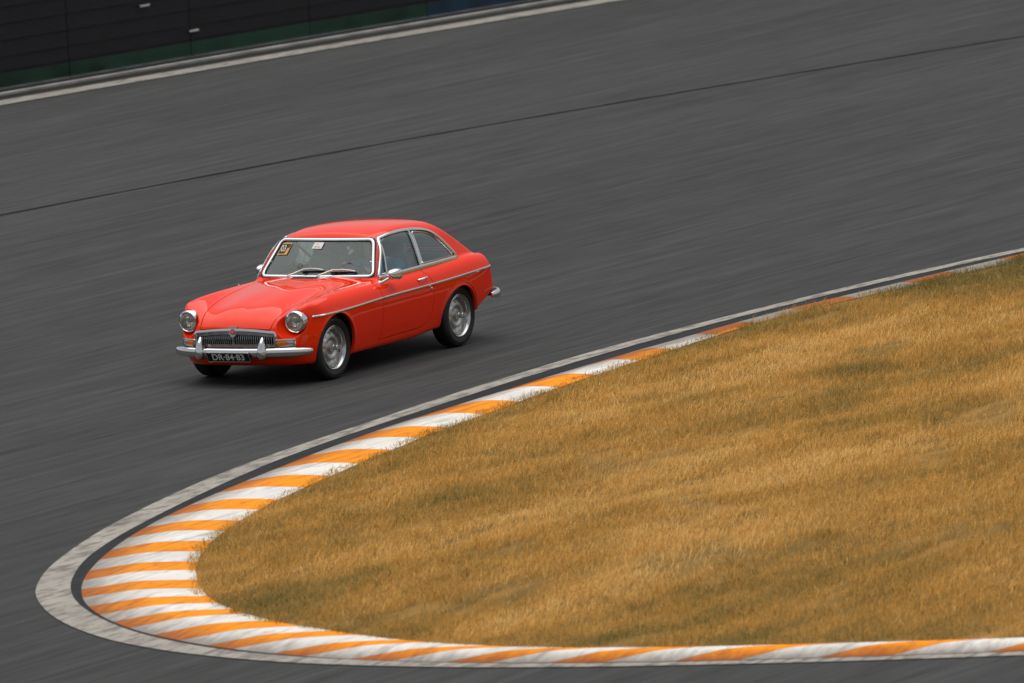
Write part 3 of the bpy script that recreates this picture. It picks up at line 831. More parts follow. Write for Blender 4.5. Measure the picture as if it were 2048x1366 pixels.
def side_w(x, z):
    d = z - ZC(x)
    w = PLAN(x) - np.where(d < 0, .035 * -d + .26 * d * d, .20 * d + 1.1 * d * d)
    lip = np.exp(-(np.minimum(A3(arch_f(x, z)), A3(arch_r(x, z))) / .022) ** 2) * .010
    return w + lip
FRONT = spline([0, .25, .42, .53, .62, .70, .78, .9], [1.800, 1.790, 1.762, 1.722, 1.660, 1.570, 1.43, 1.2])
def F_body(x, y, z):
    ay = A3(y)
    top = z - TOP(x, ay)
    side = ay - side_w(x, z)
    xf = FRONT(ay) - .22 * np.maximum(z - .47, 0) - .55 * np.maximum(.33 - z, 0) - .9 * np.maximum(.33 - z, 0) ** 2
    fr = (x - xf) * .95
    xr = -1.985 + .155 * (ay / .7) ** 2 + .36 * (z - .45) + 1.0 * np.maximum(z - .70, 0) ** 2
    re = (xr - x) * .94
    zb = np.where(x > -.3, .178, .178 + .075 * (-.3 - x)) + np.maximum(-1.36 - x, 0) * .34
    bo = zb - z
    f = smax(top, side, .10)
    f = smax(f, fr, .085)
    f = smax(f, re, .045)
    f = smax(f, bo, .05)
    # headlamp scallop
    r = np.sqrt((ay - .580) ** 2 + (z - .582) ** 2)
    cut = np.maximum(r - np.clip(.104 + .46 * (x - 1.60), .098, .149), 1.54 - x)
    f = smax(f, -cut, .012)
    # grille mouth
    gz = np.where(z > .45, .527 - .030 * (ay / .43) ** 2 - z, z - .372)
    gm = -np.minimum(np.minimum(gz, .428 - ay), x - 1.66)
    f = np.maximum(f, -gm)
    # hood nose crease down to the badge
    return f
# greenhouse
ROOF = spline([.2, .0, -.15, -.3, -.45, -.7, -.95, -1.15, -1.3], [1.15, 1.206, 1.235, 1.251, 1.257, 1.253, 1.235, 1.212, 1.19])
GW = spline([.4, 0, -.6, -1.1, -1.5, -1.8], [.668, .672, .674, .662, .635, .60])
def ws_x(y, z):
    return .245 + .05 * (1 - (y / .624) ** 2) - .765 * (z - .827) - .10 * (z - .827) ** 2
def F_green(x, y, z):
    ay = A3(y)
    top = z - (ROOF(x) - .11 * ay ** 2 - .25 * ay ** 4)
    side = (ay - (GW(x) - .27 * (z - .80) - .16 * np.maximum(z - .80, 0) ** 2)) * .95
    fr = (x - ws_x(ay, z)) * .78
    hz = 1.200 - .030 * (ay / .5) ** 2 - .600 * (-1.07 - x)
    re = (z - hz) * .86
    f = smax(top, side, .10)
    f = smax(f, re, .022)
    f = smax(f, fr, .022)
    return np.maximum(f, .70 - z)
def F_car(x, y, z):
    return smin(F_body(x, y, z), F_green(x, y, z), .022)

V, Nn, T = surface_nets(F_car, (-2.06, -.816, .13), (1.86, .816, 1.30), .012)
shell = soup(V, Nn, T)

car = tag(empty('sports_car', (0, 0, 0)), 'red classic sports coupe with chrome bumpers and number plate, driving on the track', 'car')
ROLL = 0.0186880595
BODY = Matrix.Translation((0, 0, .3)) @ Matrix.Rotation(ROLL, 4, 'X') @ Matrix.Translation((0, 0, -.3))
def part(name, S, mat, offset=0., parent=None):
    return soup_obj(name, S, mat, parent or car, BODY if parent is None else None, offset)
def surf_y(x, z, F=F_car, lo=.2, hi=.9):
    """y of the left side of the body at (x, z)"""
    a = np.full(np.shape(x), lo, float); b = np.full(np.shape(x), hi, float); x = np.asarray(x, float); z = np.asarray(z, float)
    for _ in range(26):
        m_ = (a + b) / 2; i = F(x, m_, z) < 0; a = np.where(i, m_, a); b = np.where(i, b, m_)
    return a
def surf_x(y, z, F=F_car, lo=0., hi=1.95):
    y = np.asarray(y, float); z = np.asarray(z, float); a = np.full(np.shape(y), lo, float); b = np.full(np.shape(y), hi, float)
    for _ in range(26):
        m_ = (a + b) / 2; i = F(m_, y, z) < 0; a = np.where(i, m_, a); b = np.where(i, b, m_)
    return a
def surf_z(x, y, F=F_car, lo=.4, hi=1.4):
    x = np.asarray(x, float); y = np.asarray(y, float); a = np.full(np.shape(x), lo, float); b = np.full(np.shape(x), hi, float)
    for _ in range(26):
        m_ = (a + b) / 2; i = F(x, y, m_) < 0; a = np.where(i, m_, a); b = np.where(i, b, m_)
    return a
def nrm_at(p, F=F_car):
    e = 1e-3; p = np.asarray(p, float); g = np.array([(F(*(p + d)) - F(*(p - d))) for d in np.eye(3) * e]); return g / np.linalg.norm(g)

# --- cut the shell into panels
shell = clip(shell, lambda x, y, z: np.where(A3(y) > .40, np.minimum(arch_f(x, z), arch_r(x, z)), 1.), .03)
SIDE_WIN = round_poly([(.232, .818), (-.035, 1.156), (-.20, 1.176), (-.42, 1.184), (-.62, 1.176), (-.82, 1.150), (-.94, 1.112), (-1.08, 1.01), (-1.262, .836), (-.55, .828)],
                      [.012, .04, .06, .06, .06, .08, .06, .10, .03, .02])
WSQ = [(-.612, .834), (.612, .834), (.500, 1.152), (-.500, 1.152)]
WS = round_poly(WSQ, [.045, .045, .045, .045])
REAR_WIN = round_poly([(-1.20, -.46), (-1.20, .46), (-1.64, .52), (-1.64, -.52)], .06)
g_side = lambda s: (lambda x, y, z: np.maximum(poly_sdf(SIDE_WIN, x, z), .35 - s * y))
g_ws = lambda x, y, z: np.maximum(np.maximum(poly_sdf(WS, y, z), -.30 - x), x - .6)
g_rw = lambda x, y, z: np.maximum(poly_sdf(REAR_WIN, x, y), .86 - z)
neg = lambda g: (lambda x, y, z: -g(x, y, z))
off = lambda g, d: (lambda x, y, z: g(x, y, z) - d)
glass_ws = clip(shell, neg(g_ws)); shell = clip(shell, g_ws, .010)
glass_rw = clip(shell, neg(g_rw)); shell = clip(shell, g_rw, .010)
glass_s = {}
for s in (1, -1):
    glass_s[s] = clip(shell, neg(g_side(s))); shell = clip(shell, g_side(s), .010)
# hood
HOOD = round_poly([(1.95, -.375), (1.95, .375), (1.76, .378), (1.70, .39), (1.58, .42), (1.40, .45), (1.20, .475), (.94, .50), (.62, .527), (.47, .538),
                   (.50, .30), (.52, 0), (.50, -.30), (.47, -.538), (.62, -.527), (.94, -.50), (1.20, -.475), (1.40, -.45), (1.58, -.42), (1.70, -.39), (1.76, -.378)], .02, 3)
g_hood = lambda x, y, z: np.maximum(poly_sdf(HOOD, x, y), .541 - .022 * (y / .43) ** 2 - z)
hood = clip(shell, neg(off(g_hood, -.0038)), .02); shell = clip(shell, off(g_hood, .0038), .02)
DOOR = round_poly([(.385, .835), (.337, .70), (.326, .53), (.345, .34), (.39, .255), (-.40, .272), (-.545, .325), (-.600, .45), (-.606, .62), (-.57, .72), (-.50, .80), (-.47, .84)],
                  [.01, .05, .08, .08, .03, .06, .08, .08, .08, .05, .03, .01])
doors = {}
for s in (1, -1):
    gd = lambda x, y, z, s=s: np.maximum(poly_sdf(DOOR, x, z), .5 - s * y)
    doors[s] = clip(shell, neg(off(gd, -.0038)), .02); shell = clip(shell, off(gd, .0038), .02)
HATCH = round_poly([(-1.115, -.50), (-1.115, .50), (-1.72, .565), (-1.80, .30), (-1.81, 0), (-1.80, -.30), (-1.72, -.565)], .02, 3)
g_hatch = lambda x, y, z: np.maximum(poly_sdf(HATCH, x, y), .80 - z)
hatch = clip(shell, neg(off(g_hatch, -.004)), .02); shell = clip(shell, off(g_hatch, .004), .02)
# grille mouth interior goes to a black backing of its own
g_mouth = lambda x, y, z: np.maximum(np.maximum(A3(y) - .4275, np.maximum(z - (.5265 - .030 * (y / .43) ** 2), .3725 - z)), x - (FRONT(A3(y)) - .012) + .22 * np.maximum(z - .47, 0))
shell = clip(shell, g_mouth)
body = part('body', shell, 'red_paint')
mb = MB(); mb.add([(1.665, -.44, .36), (1.665, .44, .36), (1.665, .44, .54), (1.665, -.44, .54), (1.745, -.432, .368), (1.745, .432, .368), (1.735, .432, .53), (1.735, -.432, .53)], [(0, 1, 2, 3), (0, 4, 5, 1), (1, 5, 6, 2), (2, 6, 7, 3), (3, 7, 4, 0)]); mb.build('grille_backing', 'black_void', car, BODY, smooth=False)
hd = part('hood', hood, 'red_paint')
dr = {s: part('door', doors[s], 'red_paint') for s in (1, -1)}
tg = part('tailgate', hatch, 'red_paint')
wsg = part('windshield', glass_ws, 'windshield_glass', -.006)
part('rear_window', glass_rw, 'window_glass', -.006)
# inner lining of the cabin
lin = clip(shell, lambda x, y, z: np.minimum(np.minimum(.42 - x, x + 1.75), z - .20))
lin = (lin[0], lin[1])
part('cabin_lining', clip(lin, lambda x, y, z: 1.06 - z), 'interior_dark', -.026)
part('headliner', clip(lin, lambda x, y, z: z - 1.06), 'headliner', -.026)
part('tailgate_lining', hatch, 'headliner', -.028)
for s in (1, -1):
    part('door_card', doors[s], 'interior_dark', -.035)

# --- side glass: quarter light, door window, rear quarter window
VX = lambda z: .085 - .33 * (z - .83)          # quarter light bar
def bar_pts(x0, z0, x1, z1, n=9, s=1, dy=0.):
    x = np.linspace(x0, x1, n); z = np.linspace(z0, z1, n); y = surf_y(x, z)
    return [(a, s * (b + dy), c) for a, b, c in zip(x, y, z)]
for s in (1, -1):
    q = clip(glass_s[s], lambda x, y, z: x - VX(z)); r_ = clip(glass_s[s], lambda x, y, z: VX(z) - x)
    ql = part('quarter_light', q, 'window_glass', -.008)
    part('door_window', clip(r_, lambda x, y, z: x + .562), 'window_glass', -.010)
    rq = part('rear_quarter_window', clip(r_, lambda x, y, z: -.562 - x), 'window_glass', -.006)
    # chrome surround of the whole side glass
    W = resample(SIDE_WIN, .03, closed=True); yy = surf_y(W[:, 0], np.clip(W[:, 1], .8, 1.19), F_green)
    nn_ = [nrm_at((a, b, c), F_green) * np.array([1, s, 1]) for a, b, c in zip(W[:, 0], yy, W[:, 1])]
    mb = MB(); mb.sweep([(a, s * (b + .002), c) for (a, c), b in zip(W, yy)], [(-.016, -.004), (.016, -.004), (.015, .005), (.006, .011), (-.006, .011), (-.015, .005)], True, up=[tuple(v) for v in nn_])
    mb.build('window_frame', 'chrome', car, BODY)
    # inner frame of the rear quarter window
    RQ = [(-.590, .852), (-.598, 1.148), (-.66, 1.146), (-.815, 1.122), (-.925, 1.086), (-1.06, .988), (-1.20, .856)]
    RQ = resample(round_poly(RQ, [.02, .02, .05, .05, .05, .08, .03]), .03, closed=True)
    yq = surf_y(RQ[:, 0], RQ[:, 1], F_green)
    mb = MB(); mb.tube([(a, s * (b - .001), c) for (a, c), b in zip(RQ, yq)], .008, True, up=(0, s, 0), k=6)
    mb.build('frame', 'chrome', rq, None)
    mb = MB(); mb.sweep(bar_pts(-.548, .820, -.556, 1.178, s=s, dy=.004), [(-.014, -.006), (.014, -.006), (.012, .008), (-.012, .008)], up=(0, s, 0))
    mb.build('pillar_trim', 'chrome', car, BODY)
    mb = MB(); mb.sweep(bar_pts(VX(.83), .825, VX(1.165), 1.165, s=s, dy=.003), [(-.013, -.006), (.013, -.006), (.011, .007), (-.011, .007)], up=(0, s, 0))
    mb.build('quarter_light_bar', 'chrome', car, BODY)
    QL = round_poly([(.195, .842), (.022 - .012, 1.105), (-.012, 1.122), (.060, .842)], [.02, .02, .01, .02])
    QL = resample(QL, .025, closed=True); yq = surf_y(QL[:, 0], QL[:, 1], F_green)
    mb = MB(); mb.tube([(a, s * (b - .003), c) for (a, c), b in zip(QL, yq)], .0065, True, up=(0, s, 0), k=6)
    mb.build('frame', 'chrome', ql, None)
    mb = MB(); p = bar_pts(.155, .96, .12, .93, 3, s, .006); mb.tube(p, .007, up=(0, s, 0)); mb.build('catch', 'chrome', ql, None)
    # belt moulding, waist trim with a break at each panel
    mb = MB(); xs_ = np.linspace(.235, -1.22, 40); zs_ = np.interp(xs_, [-1.22, -.55, .235], [.822, .812, .803]); ys_ = surf_y(xs_, zs_)
    mb.sweep([(a, s * (b + .004), c) for a, b, c in zip(xs_, ys_, zs_)], [(-.010, -.008), (.010, -.008), (.008, .006), (-.008, .006)], up=(0, s, 0))
    mb.build('belt_moulding', 'chrome', car, BODY)
    for a, b in ((1.59, .337), (.331, -.602), (-.608, -1.735)):
        mb = MB(); xs_ = np.linspace(a, b, max(8, int((a - b) / .04))); zs_ = ZC(xs_) + .001; ys_ = surf_y(xs_, zs_)
        mb.sweep([(u_, s * (v_ + .001), w_) for u_, v_, w_ in zip(xs_, ys_, zs_)], [(-.012, -.004), (.012, -.004), (.011, .005), (.004, .011), (-.004, .011), (-.011, .005)], up=(0, s, 0))
        mb.build('waist_trim', 'chrome', car, BODY)
    # door furniture
    hx, hz = np.array([-.345, -.365, -.40, -.45, -.49, -.505]), np.array([.722, .726, .730, .735, .738, .738])
    hy = surf_y(hx, hz) + np.array([.004, .026, .034, .034, .026, .004])
    mb = MB(); mb.tube([(a, s * b, c) for a, b, c in zip(hx, hy, hz)], .011, up=(0, s, 0), k=8)
    mb.build('handle', 'chrome', dr[s])
    mb = MB(); ly = float(surf_y(np.array([-.548]), np.array([.622]))[0]); mb.lathe([(.001, .014), (.009, .012), (.013, .004), (.015, -.004)], 'y', (0, 0, 0), 16)
    o = mb.build('lock', 'chrome', dr[s]); o.matrix_local = Matrix.Translation((-.548, s * ly, .622)) @ Matrix.Rotation(0 if s > 0 else math.pi, 4, 'X')
    # mirror: stalk and tapered bullet housing
    by0 = float(surf_y(np.array([.262]), np.array([.772]))[0])
    mb = MB(); mb.lathe([(.0, .012), (.012, .012), (.020, .004), (.024, -.006)], 'y', (.262, 0, .772), 14)
    mb.V = [(a, s * (b + by0), c) for a, b, c in mb.V]
    mb.tube([(.262, s * by0, .772), (.245, s * (by0 + .025), .785), (.195, s * (by0 + .065), .812)], .011, k=8)
    ms = mb.build('door_mirror', 'chrome', car, BODY)
    mb = MB(); rings = [(.222, .010, .012), (.212, .030, .032), (.185, .044, .044), (.14, .054, .053), (.095, .060, .058), (.085, .057, .055)]
    k = 20; V_ = []; 
    for rx, ry, rz in rings:
        for q_ in range(k):
            t_ = 2 * math.pi * q_ / k; ca, sa = math.cos(t_), math.sin(t_)
            e_ = .72
            V_.append((rx, s * (by0 + .085 + ry * math.copysign(abs(ca) ** e_, ca)),   .842 + rz * math.copysign(abs(sa) ** e_, sa) - .004 * (rx < .1)))
    Fm = [(i * k + q_, i * k + (q_ + 1) % k, (i + 1) * k + (q_ + 1) % k, (i + 1) * k + q_) for i in range(len(rings) - 1) for q_ in range(k)]
    Fm += [tuple(range(k)), tuple((len(rings) - 1) * k + q_ for q_ in range(k))]
    mb.add(V_, Fm); mb.build('housing', 'chrome', ms)
    if s < 0:                                     # the far mirror is set further back and closer in
        ms.matrix_local = BODY @ Matrix.Translation((-.15, .03, .02))

# --- windshield frame, rubber, wipers, stickers
Wp = resample(WS, .03, closed=True); wx_ = ws_x(A3(Wp[:, 0]), Wp[:, 1])
wn_ = Vector((.79, 0, .61))
mb = MB(); mb.sweep([(a + .002, p[0], p[1] + .001) for a, p in zip(wx_, Wp)], [(-.015, -.004), (.015, -.004), (.013, .006), (.005, .010), (-.005, .010), (-.013, .006)], True, up=[tuple(wn_)] * len(Wp))
mb.build('frame', 'chrome', wsg)
def ws_ring(dy, dz):
    return resample(round_poly([(math.copysign(abs(y) + dy, y), z + (dz if z > 1 else -dz)) for y, z in WSQ], .05), .03, closed=True)
for nm, dy_, r__, dx__ in (('rubber_seal', .020, .008, -.002), ('inner_seal', -.019, .006, -.004)):
    Wr = ws_ring(dy_, dy_ * .55); xr_ = ws_x(A3(Wr[:, 0]), Wr[:, 1])
    mb = MB(); mb.tube([(a + dx__, p[0], p[1]) for a, p in zip(xr_, Wr)], r__, True, k=6, up=(1, 0, 0)); mb.build(nm, 'black_rubber', wsg)
def on_ws(y, z, d=.0):
    return Vector((float(ws_x(np.array([abs(y)]), np.array([z]))[0]), y, z)) + wn_ * d
for y0, (by1, bz1), (by2, bz2) in ((-.245, (-.14, .878), (.085, .884)), (.085, (.175, .870), (.425, .872))):
    pv = Vector((float(ws_x(np.array([abs(y0)]), np.array([.82]))[0]) + .07, y0, .838))
    mid_ = on_ws((by1 + by2) / 2 - .02, (bz1 + bz2) / 2 + .012, .028)
    w_ = MB(); w_.lathe([(.0, .022), (.011, .02), (.015, 0), (.018, -.03)], 'z', tuple(pv), 12)
    w_.tube([pv + Vector((0, 0, .016)), pv + Vector((-.03, .05, .035)), on_ws(by1 + .02, bz1 + .010, .03), mid_], .0065, k=6, scale=[1.2, 1.1, .9, .7], up=tuple(wn_))
    wo = w_.build('wiper', 'wiper_satin', car, BODY)
    w_ = MB(); w_.tube([on_ws(by1, bz1, .018), on_ws(by1 * .75 + by2 * .25, bz1 * .75 + bz2 * .25 + .008, .024), mid_, on_ws(by1 * .25 + by2 * .75, bz1 * .25 + bz2 * .75 + .008, .024), on_ws(by2, bz2, .018)], .0075, k=6, up=tuple(wn_))
    w_.build('blade_holder', 'wiper_satin', wo)
    w_ = MB(); w_.sweep([on_ws(by1 - .012, bz1 - .004, .008), on_ws((by1 + by2) / 2, (bz1 + bz2) / 2 - .002, .008), on_ws(by2 + .012, bz2 - .004, .008)], [(-.006, -.007), (.006, -.007), (.003, .007), (-.003, .007)], up=tuple(wn_))
    w_.build('rubber_blade', 'black_rubber', wo)
def ws_quad(name, pts, d, mat, parent):
    return mesh_obj(name, [on_ws(y, z, d) for y, z in pts] + [on_ws(y, z, d - .0012) for y, z in pts], [(0, 1, 2, 3), (7, 6, 5, 4), (0, 4, 5, 1), (1, 5, 6, 2), (2, 6, 7, 3), (3, 7, 4, 0)], mat, parent, smooth=False)
SK = [(-.505, 1.018), (-.392, 1.022), (-.368, 1.122), (-.472, 1.122)]
st_ = ws_quad('number_sticker', SK, .0035, 'sticker_yellow', wsg)
def lerp_q(a, b):
    p0, p1, p2, p3 = [np.array(p) for p in SK]
    return tuple((p0 * (1 - a) + p1 * a) * (1 - b) + (p3 * (1 - a) + p2 * a) * b)
ws_quad('dark_field', [lerp_q(.07, .10), lerp_q(.70, .10), lerp_q(.74, .58), lerp_q(.07, .90)], .0045, 'sticker_black', st_)
ws_quad('dark_field', [lerp_q(.07, .90), lerp_q(.74, .56), lerp_q(.95, .62), lerp_q(.95, .91)], .0050, 'sticker_black', st_)
c0 = lerp_q(.38, .50)
text_obj('digits', '03', .098, 'sticker_white', st_, frame_mtx(on_ws(*lerp_q(.9, .5)) - on_ws(*lerp_q(.1, .5)), on_ws(*lerp_q(.5, .9)) - on_ws(*lerp_q(.5, .1)), on_ws(*c0, .0062)), sx=.62, spacing=.92)
pa_ = ws_quad('paper_sticker', [(-.128, 1.076), (-.022, 1.074), (-.008, 1.128), (-.112, 1.130)], .0035, 'sticker_white', wsg)
ws_quad('print_line', [(-.104, 1.087), (-.040, 1.086), (-.038, 1.092), (-.102, 1.093)], .0045, 'paper_text', pa_)
ws_quad('print_line', [(-.094, 1.112), (-.060, 1.111), (-.058, 1.115), (-.092, 1.116)], .0045, 'sticker_yellow', pa_)
rg = [on_ws(-.20 + .022 * math.cos(t), .925 + .020 * math.sin(t), .004) for t in np.linspace(0, 2 * math.pi, 24, endpoint=False)]
mb = MB(); mb.tube(rg, .0022, True, k=5, up=tuple(wn_)); mb.build('ring_sticker', 'sticker_black', wsg)

# --- scuttle vent
vz = lambda x, y: float(surf_z(np.array([x]), np.array([y]))[0])
mb = MB()
vx0, vx1, vy0, vy1 = .385, .435, -.17, .115
vq = [(vx0, vy0 + .02), (vx1, vy0), (vx1, vy1), (vx0, vy1 - .02)]
mb.add([(a, b, vz(a, b) + .010) for a, b in vq] + [(a, b, vz(a, b) - .01) for a, b in vq], [(0, 1, 2, 3), (0, 4, 5, 1), (1, 5, 6, 2), (2, 6, 7, 3), (3, 7, 4, 0)])
vent = mb.build('scuttle_vent', 'chrome_dull', car, BODY, smooth=False)
mb = MB()
for i in range(8):
    yv = -.145 + i * .0335; a = .41; mb.box((a, yv, vz(a, yv) + .0115), (.020, .022, .004))
mb.build('vent_slots', 'black_void', vent, smooth=False)

# --- grille
GX = lambda y: float(FRONT(np.array([abs(y)]))[0])
gt = lambda y: .527 - .030 * (y / .43) ** 2
gr = MB()
ring = [(y, gt(y) - .004) for y in np.linspace(-.405, .405, 25)] + [(.420, .4955), (.4285, .486), (.430, .455), (.428, .40), (.420, .380), (.40, .374)] + [(y, .374) for y in np.linspace(.36, -.36, 19)] + [(-.40, .374), (-.420, .380), (-.428, .40), (-.430, .455), (-.4285, .486), (-.420, .4955)]
gr.sweep([(GX(y) - .004 - .22 * max(z - .47, 0), y, z) for y, z in ring], [(-.020, -.02), (.012, -.02), (.014, .004), (.008, .013), (-.006, .013), (-.018, .006)], True, up=(1, 0, 0))
grille = gr.build('grille', 'chrome', car, BODY)
gr = MB(); gr.sweep([(GX(y) - .012, y, gt(y) - .028) for y in np.linspace(-.412, .412, 25)], [(-.020, -.006), (.018, -.006), (.012, .006), (-.016, .004)], up=(1, 0, 0))
gr.build('top_band', 'chrome_dull', grille)
gr = MB(); gr.sweep([(GX(y) + .004, y, .389) for y in np.linspace(-.412, .412, 25)], [(-.010, -.012), (.010, -.012), (.009, .006), (-.007, .009)], up=(1, 0, 0))
gr.build('bottom_band', 'chrome', grille)
for i in range(-18, 19):
    y = i * .0226
    if abs(y) < .012: continue
    g1 = MB(); g1.sweep([(GX(y) - .030, y, .385), (GX(y) - .024, y, .44), (GX(y) - .036, y, gt(y) - .035)], [(-.0028, -.004), (.0028, -.004), (.0024, .006), (-.0024, .006)], up=(1, 0, 0))
    g1.build('slat', 'grille_metal', grille, smooth=False)
gr = MB(); gr.sweep([(GX(0) - .016, 0, .385), (GX(0) - .006, 0, .44), (GX(0) - .016, 0, .50)], [(-.010, -.012), (.010, -.012), (.006, .006), (-.006, .006)], up=(1, 0, 0))
gr.build('centre_bar', 'chrome_dull', grille)
sh = [(-.042, .556), (.042, .556), (.042, .512), (.036, .486), (.016, .466), (0, .460), (-.016, .466), (-.036, .486), (-.042, .512)]
n_ = len(sh); Vb = [(1.806 - .25 * max(z - .47, 0), y, z) for y, z in sh] + [(1.775 - .25 * max(z - .47, 0), y, z) for y, z in sh]
bd = mesh_obj('badge', Vb, [tuple(range(n_)), tuple(range(2 * n_ - 1, n_ - 1, -1))] + [(i, i + n_, (i + 1) % n_ + n_, (i + 1) % n_) for i in range(n_)], 'chrome_dull', grille, smooth=False)
oc = [(.028 * math.cos(math.pi / 8 + i * math.pi / 4), .028 * math.sin(math.pi / 8 + i * math.pi / 4)) for i in range(8)]
BM = frame_mtx((0, 1, 0), (-.25, 0, 1), (1.798, 0, .512))
Vo = [BM @ Vector((a, b, .004)) for a, b in oc] + [BM @ Vector((a, b, -.004)) for a, b in oc]
oct_ = mesh_obj('octagon', Vo, [tuple(range(8)), tuple(range(15, 7, -1))] + [(i, i + 8, (i + 1) % 8 + 8, (i + 1) % 8) for i in range(8)], 'badge_red', grille, smooth=False)
text_obj('letters', 'MG', .020, 'chrome', grille, BM @ Matrix.Translation((0, 0, .0045)))

# --- lamps
for s in (1, -1):
    c = Vector((1.640, s * .580, .584))
    M = BODY @ Matrix.Translation(c) @ Matrix.Rotation(s * math.radians(3), 4, 'Z') @ Matrix.Rotation(math.radians(3), 4, 'Y')
    hl = MB(); hl.lathe([(.104, -.075), (.105, -.015), (.103, .000), (.098, .010), (.090, .013), (.085, .008), (.084, -.004)], 'x', (0, 0, 0), 48)
    lamp = hl.build('headlight', 'chrome', car, M)
    hl = MB(); hl.lathe([(.086, .002), (.078, -.022), (.062, -.045), (.040, -.062), (.018, -.070), (.001, -.071)], 'x', (0, 0, 0), 40); hl.build('reflector', 'lamp_reflector', lamp)
    hl = MB(); hl.lathe([(.086, .001), (.074, .010), (.055, .018), (.030, .023), (.001, .025)], 'x', (0, 0, 0), 40); hl.build('lens', 'lamp_glass', lamp)
    hl = MB(); hl.lathe([(.001, .000), (.013, -.004), (.017, -.015), (.017, -.040)], 'x', (-.008, .004, 0), 20)
    hl.box((-.03, 0, -.038), (.006, .004, .07)); hl.build('bulb_shield', 'chrome_dull', lamp)
    hl = MB(); hl.lathe([(.001, .010), (.007, .006), (.009, -.004), (.008, -.02)], 'x', (-.022, .022, .006), 14); hl.build('bulb', 'amber_lens', lamp)
    # turn signal, follows the nose
    def on_f(y, z, d): return Vector((float(surf_x(np.array([y]), np.array([z]))[0]) + d, s * y, z))
    ya, yb, za, zb_ = .440, .607, .374, .432
    nr = Vector((.90, s * .43, 0)).normalized(); rt = Vector((-s * nr.y, s * nr.x, 0)) * s
    ctr = on_f((ya + yb) / 2, (za + zb_) / 2, .004)
    TM = BODY @ frame_mtx((-nr.y, nr.x, 0), (0, 0, 1), ctr)
    w2, h2 = .092, .031
    rp = round_poly([(-w2, -h2), (w2, -h2), (w2, h2), (-w2, h2)], .012, 4)
    mb = MB(); mb.sweep([(a, b, 0) for a, b in rp], [(-.006, -.03), (.005, -.03), (.005, .012), (-.004, .014)], True, up=(0, 0, 1))
    ts = mb.build('turn_signal', 'chrome', car, TM)
    inner = -1 if s > 0 else 1
    def lens_box(x0, x1, nm, mt_):
        k_ = 8; V_ = []
        for i in range(k_ + 1):
            for j in range(5):
                a = x0 + (x1 - x0) * i / k_; b = -h2 * .86 + 2 * h2 * .86 * j / 4
                V_.append((a, b, .013 - .30 * (b * b) / h2 - .10 * ((a / w2) ** 4) * .06))
        mesh_obj(nm, V_, [(i * 5 + j, (i + 1) * 5 + j, (i + 1) * 5 + j + 1, i * 5 + j + 1) for i in range(k_) for j in range(4)], mt_, ts)
    if s > 0:
        lens_box(-w2 * .93, w2 * .12, 'amber_lens', 'amber_lens'); lens_box(w2 * .14, w2 * .93, 'clear_lens', 'clear_lens')
    else:
        lens_box(-w2 * .12, w2 * .93, 'amber_lens', 'amber_lens'); lens_box(-w2 * .93, -w2 * .14, 'clear_lens', 'clear_lens')
    mb = MB(); mb.box((0, 0, -.004), (w2 * 1.9, h2 * 1.8, .02)); mb.build('base', 'black_void', ts, smooth=False)
    # tail lamp
    mb = MB(); xt = -1.80; yt = s * .60
    rp2 = round_poly([(-.045, -.085), (.045, -.085), (.045, .085), (-.045, .085)], .035, 5)
    mb.add([(-.012 - .03, a, b) for a, b in rp2] + [(-.0 + .06, a * 1.1, b * 1.1) for a, b in rp2], [tuple(range(len(rp2)))] + [(i, i + len(rp2), (i + 1) % len(rp2) + len(rp2), (i + 1) % len(rp2)) for i in range(len(rp2))])
    mb.build('tail_light', 'tail_red', car, BODY @ Matrix.Translation((float(-surf_x(np.array([.60]), np.array([.575]), lambda x, y, z: F_car(-x, y, z), 1.2, 2.1)[0]) + .02, s * .60, .575)) @ Matrix.Rotation(math.radians(-18), 4, 'Y'))

# --- bumpers
BPROF = [(a_ * 1.18, b_ * 1.1) for a_, b_ in [(-.036, -.016), (-.038, -.004), (-.030, .008), (-.012, .017), (.006, .018), (.024, .012), (.036, .0), (.037, -.016)]]
fb = [(1.60, .728), (1.635, .722), (1.68, .693), (1.735, .62), (1.785, .50), (1.818, .36), (1.836, .18), (1.842, 0)]
fb = fb + [(a, -b) for a, b in fb[-2::-1]]
fb = dense(fb, .03)
def bumper(path, z, name, front=True):
    mb = MB(); n = len(path); P_ = [(a, b, z) for a, b in path]; up = []
    for i in range(n):
        t = Vector(P_[min(i + 1, n - 1)]) - Vector(P_[max(i - 1, 0)]); up.append(tuple(Vector((-t.y, t.x, 0)).normalized() * (1 if (Vector((-t.y, t.x, 0)).dot(Vector((1 if front else -1, 0, 0)) + Vector((0, P_[i][1] * .8, 0))) > 0) else -1)))
    e = min(8, n // 4); sc = [1.] * n
    for i in range(e):
        f_ = .55 + .45 * math.sin(math.pi / 2 * i / e); sc[i] = f_; sc[n - 1 - i] = f_
    mb.sweep(P_, BPROF, up=up, scale=sc)
    return mb.build(name, 'chrome', car, BODY, angle=60)
fbo = bumper(fb, .318, 'front_bumper')
rb = [(-1.655, .768), (-1.74, .766), (-1.84, .742), (-1.915, .68), (-1.965, .55), (-1.995, .36), (-2.010, .18), (-2.015, 0)]
rb = dense(rb + [(a, -b) for a, b in rb[-2::-1]], .03)
bumper(rb, .415, 'rear_bumper', False)
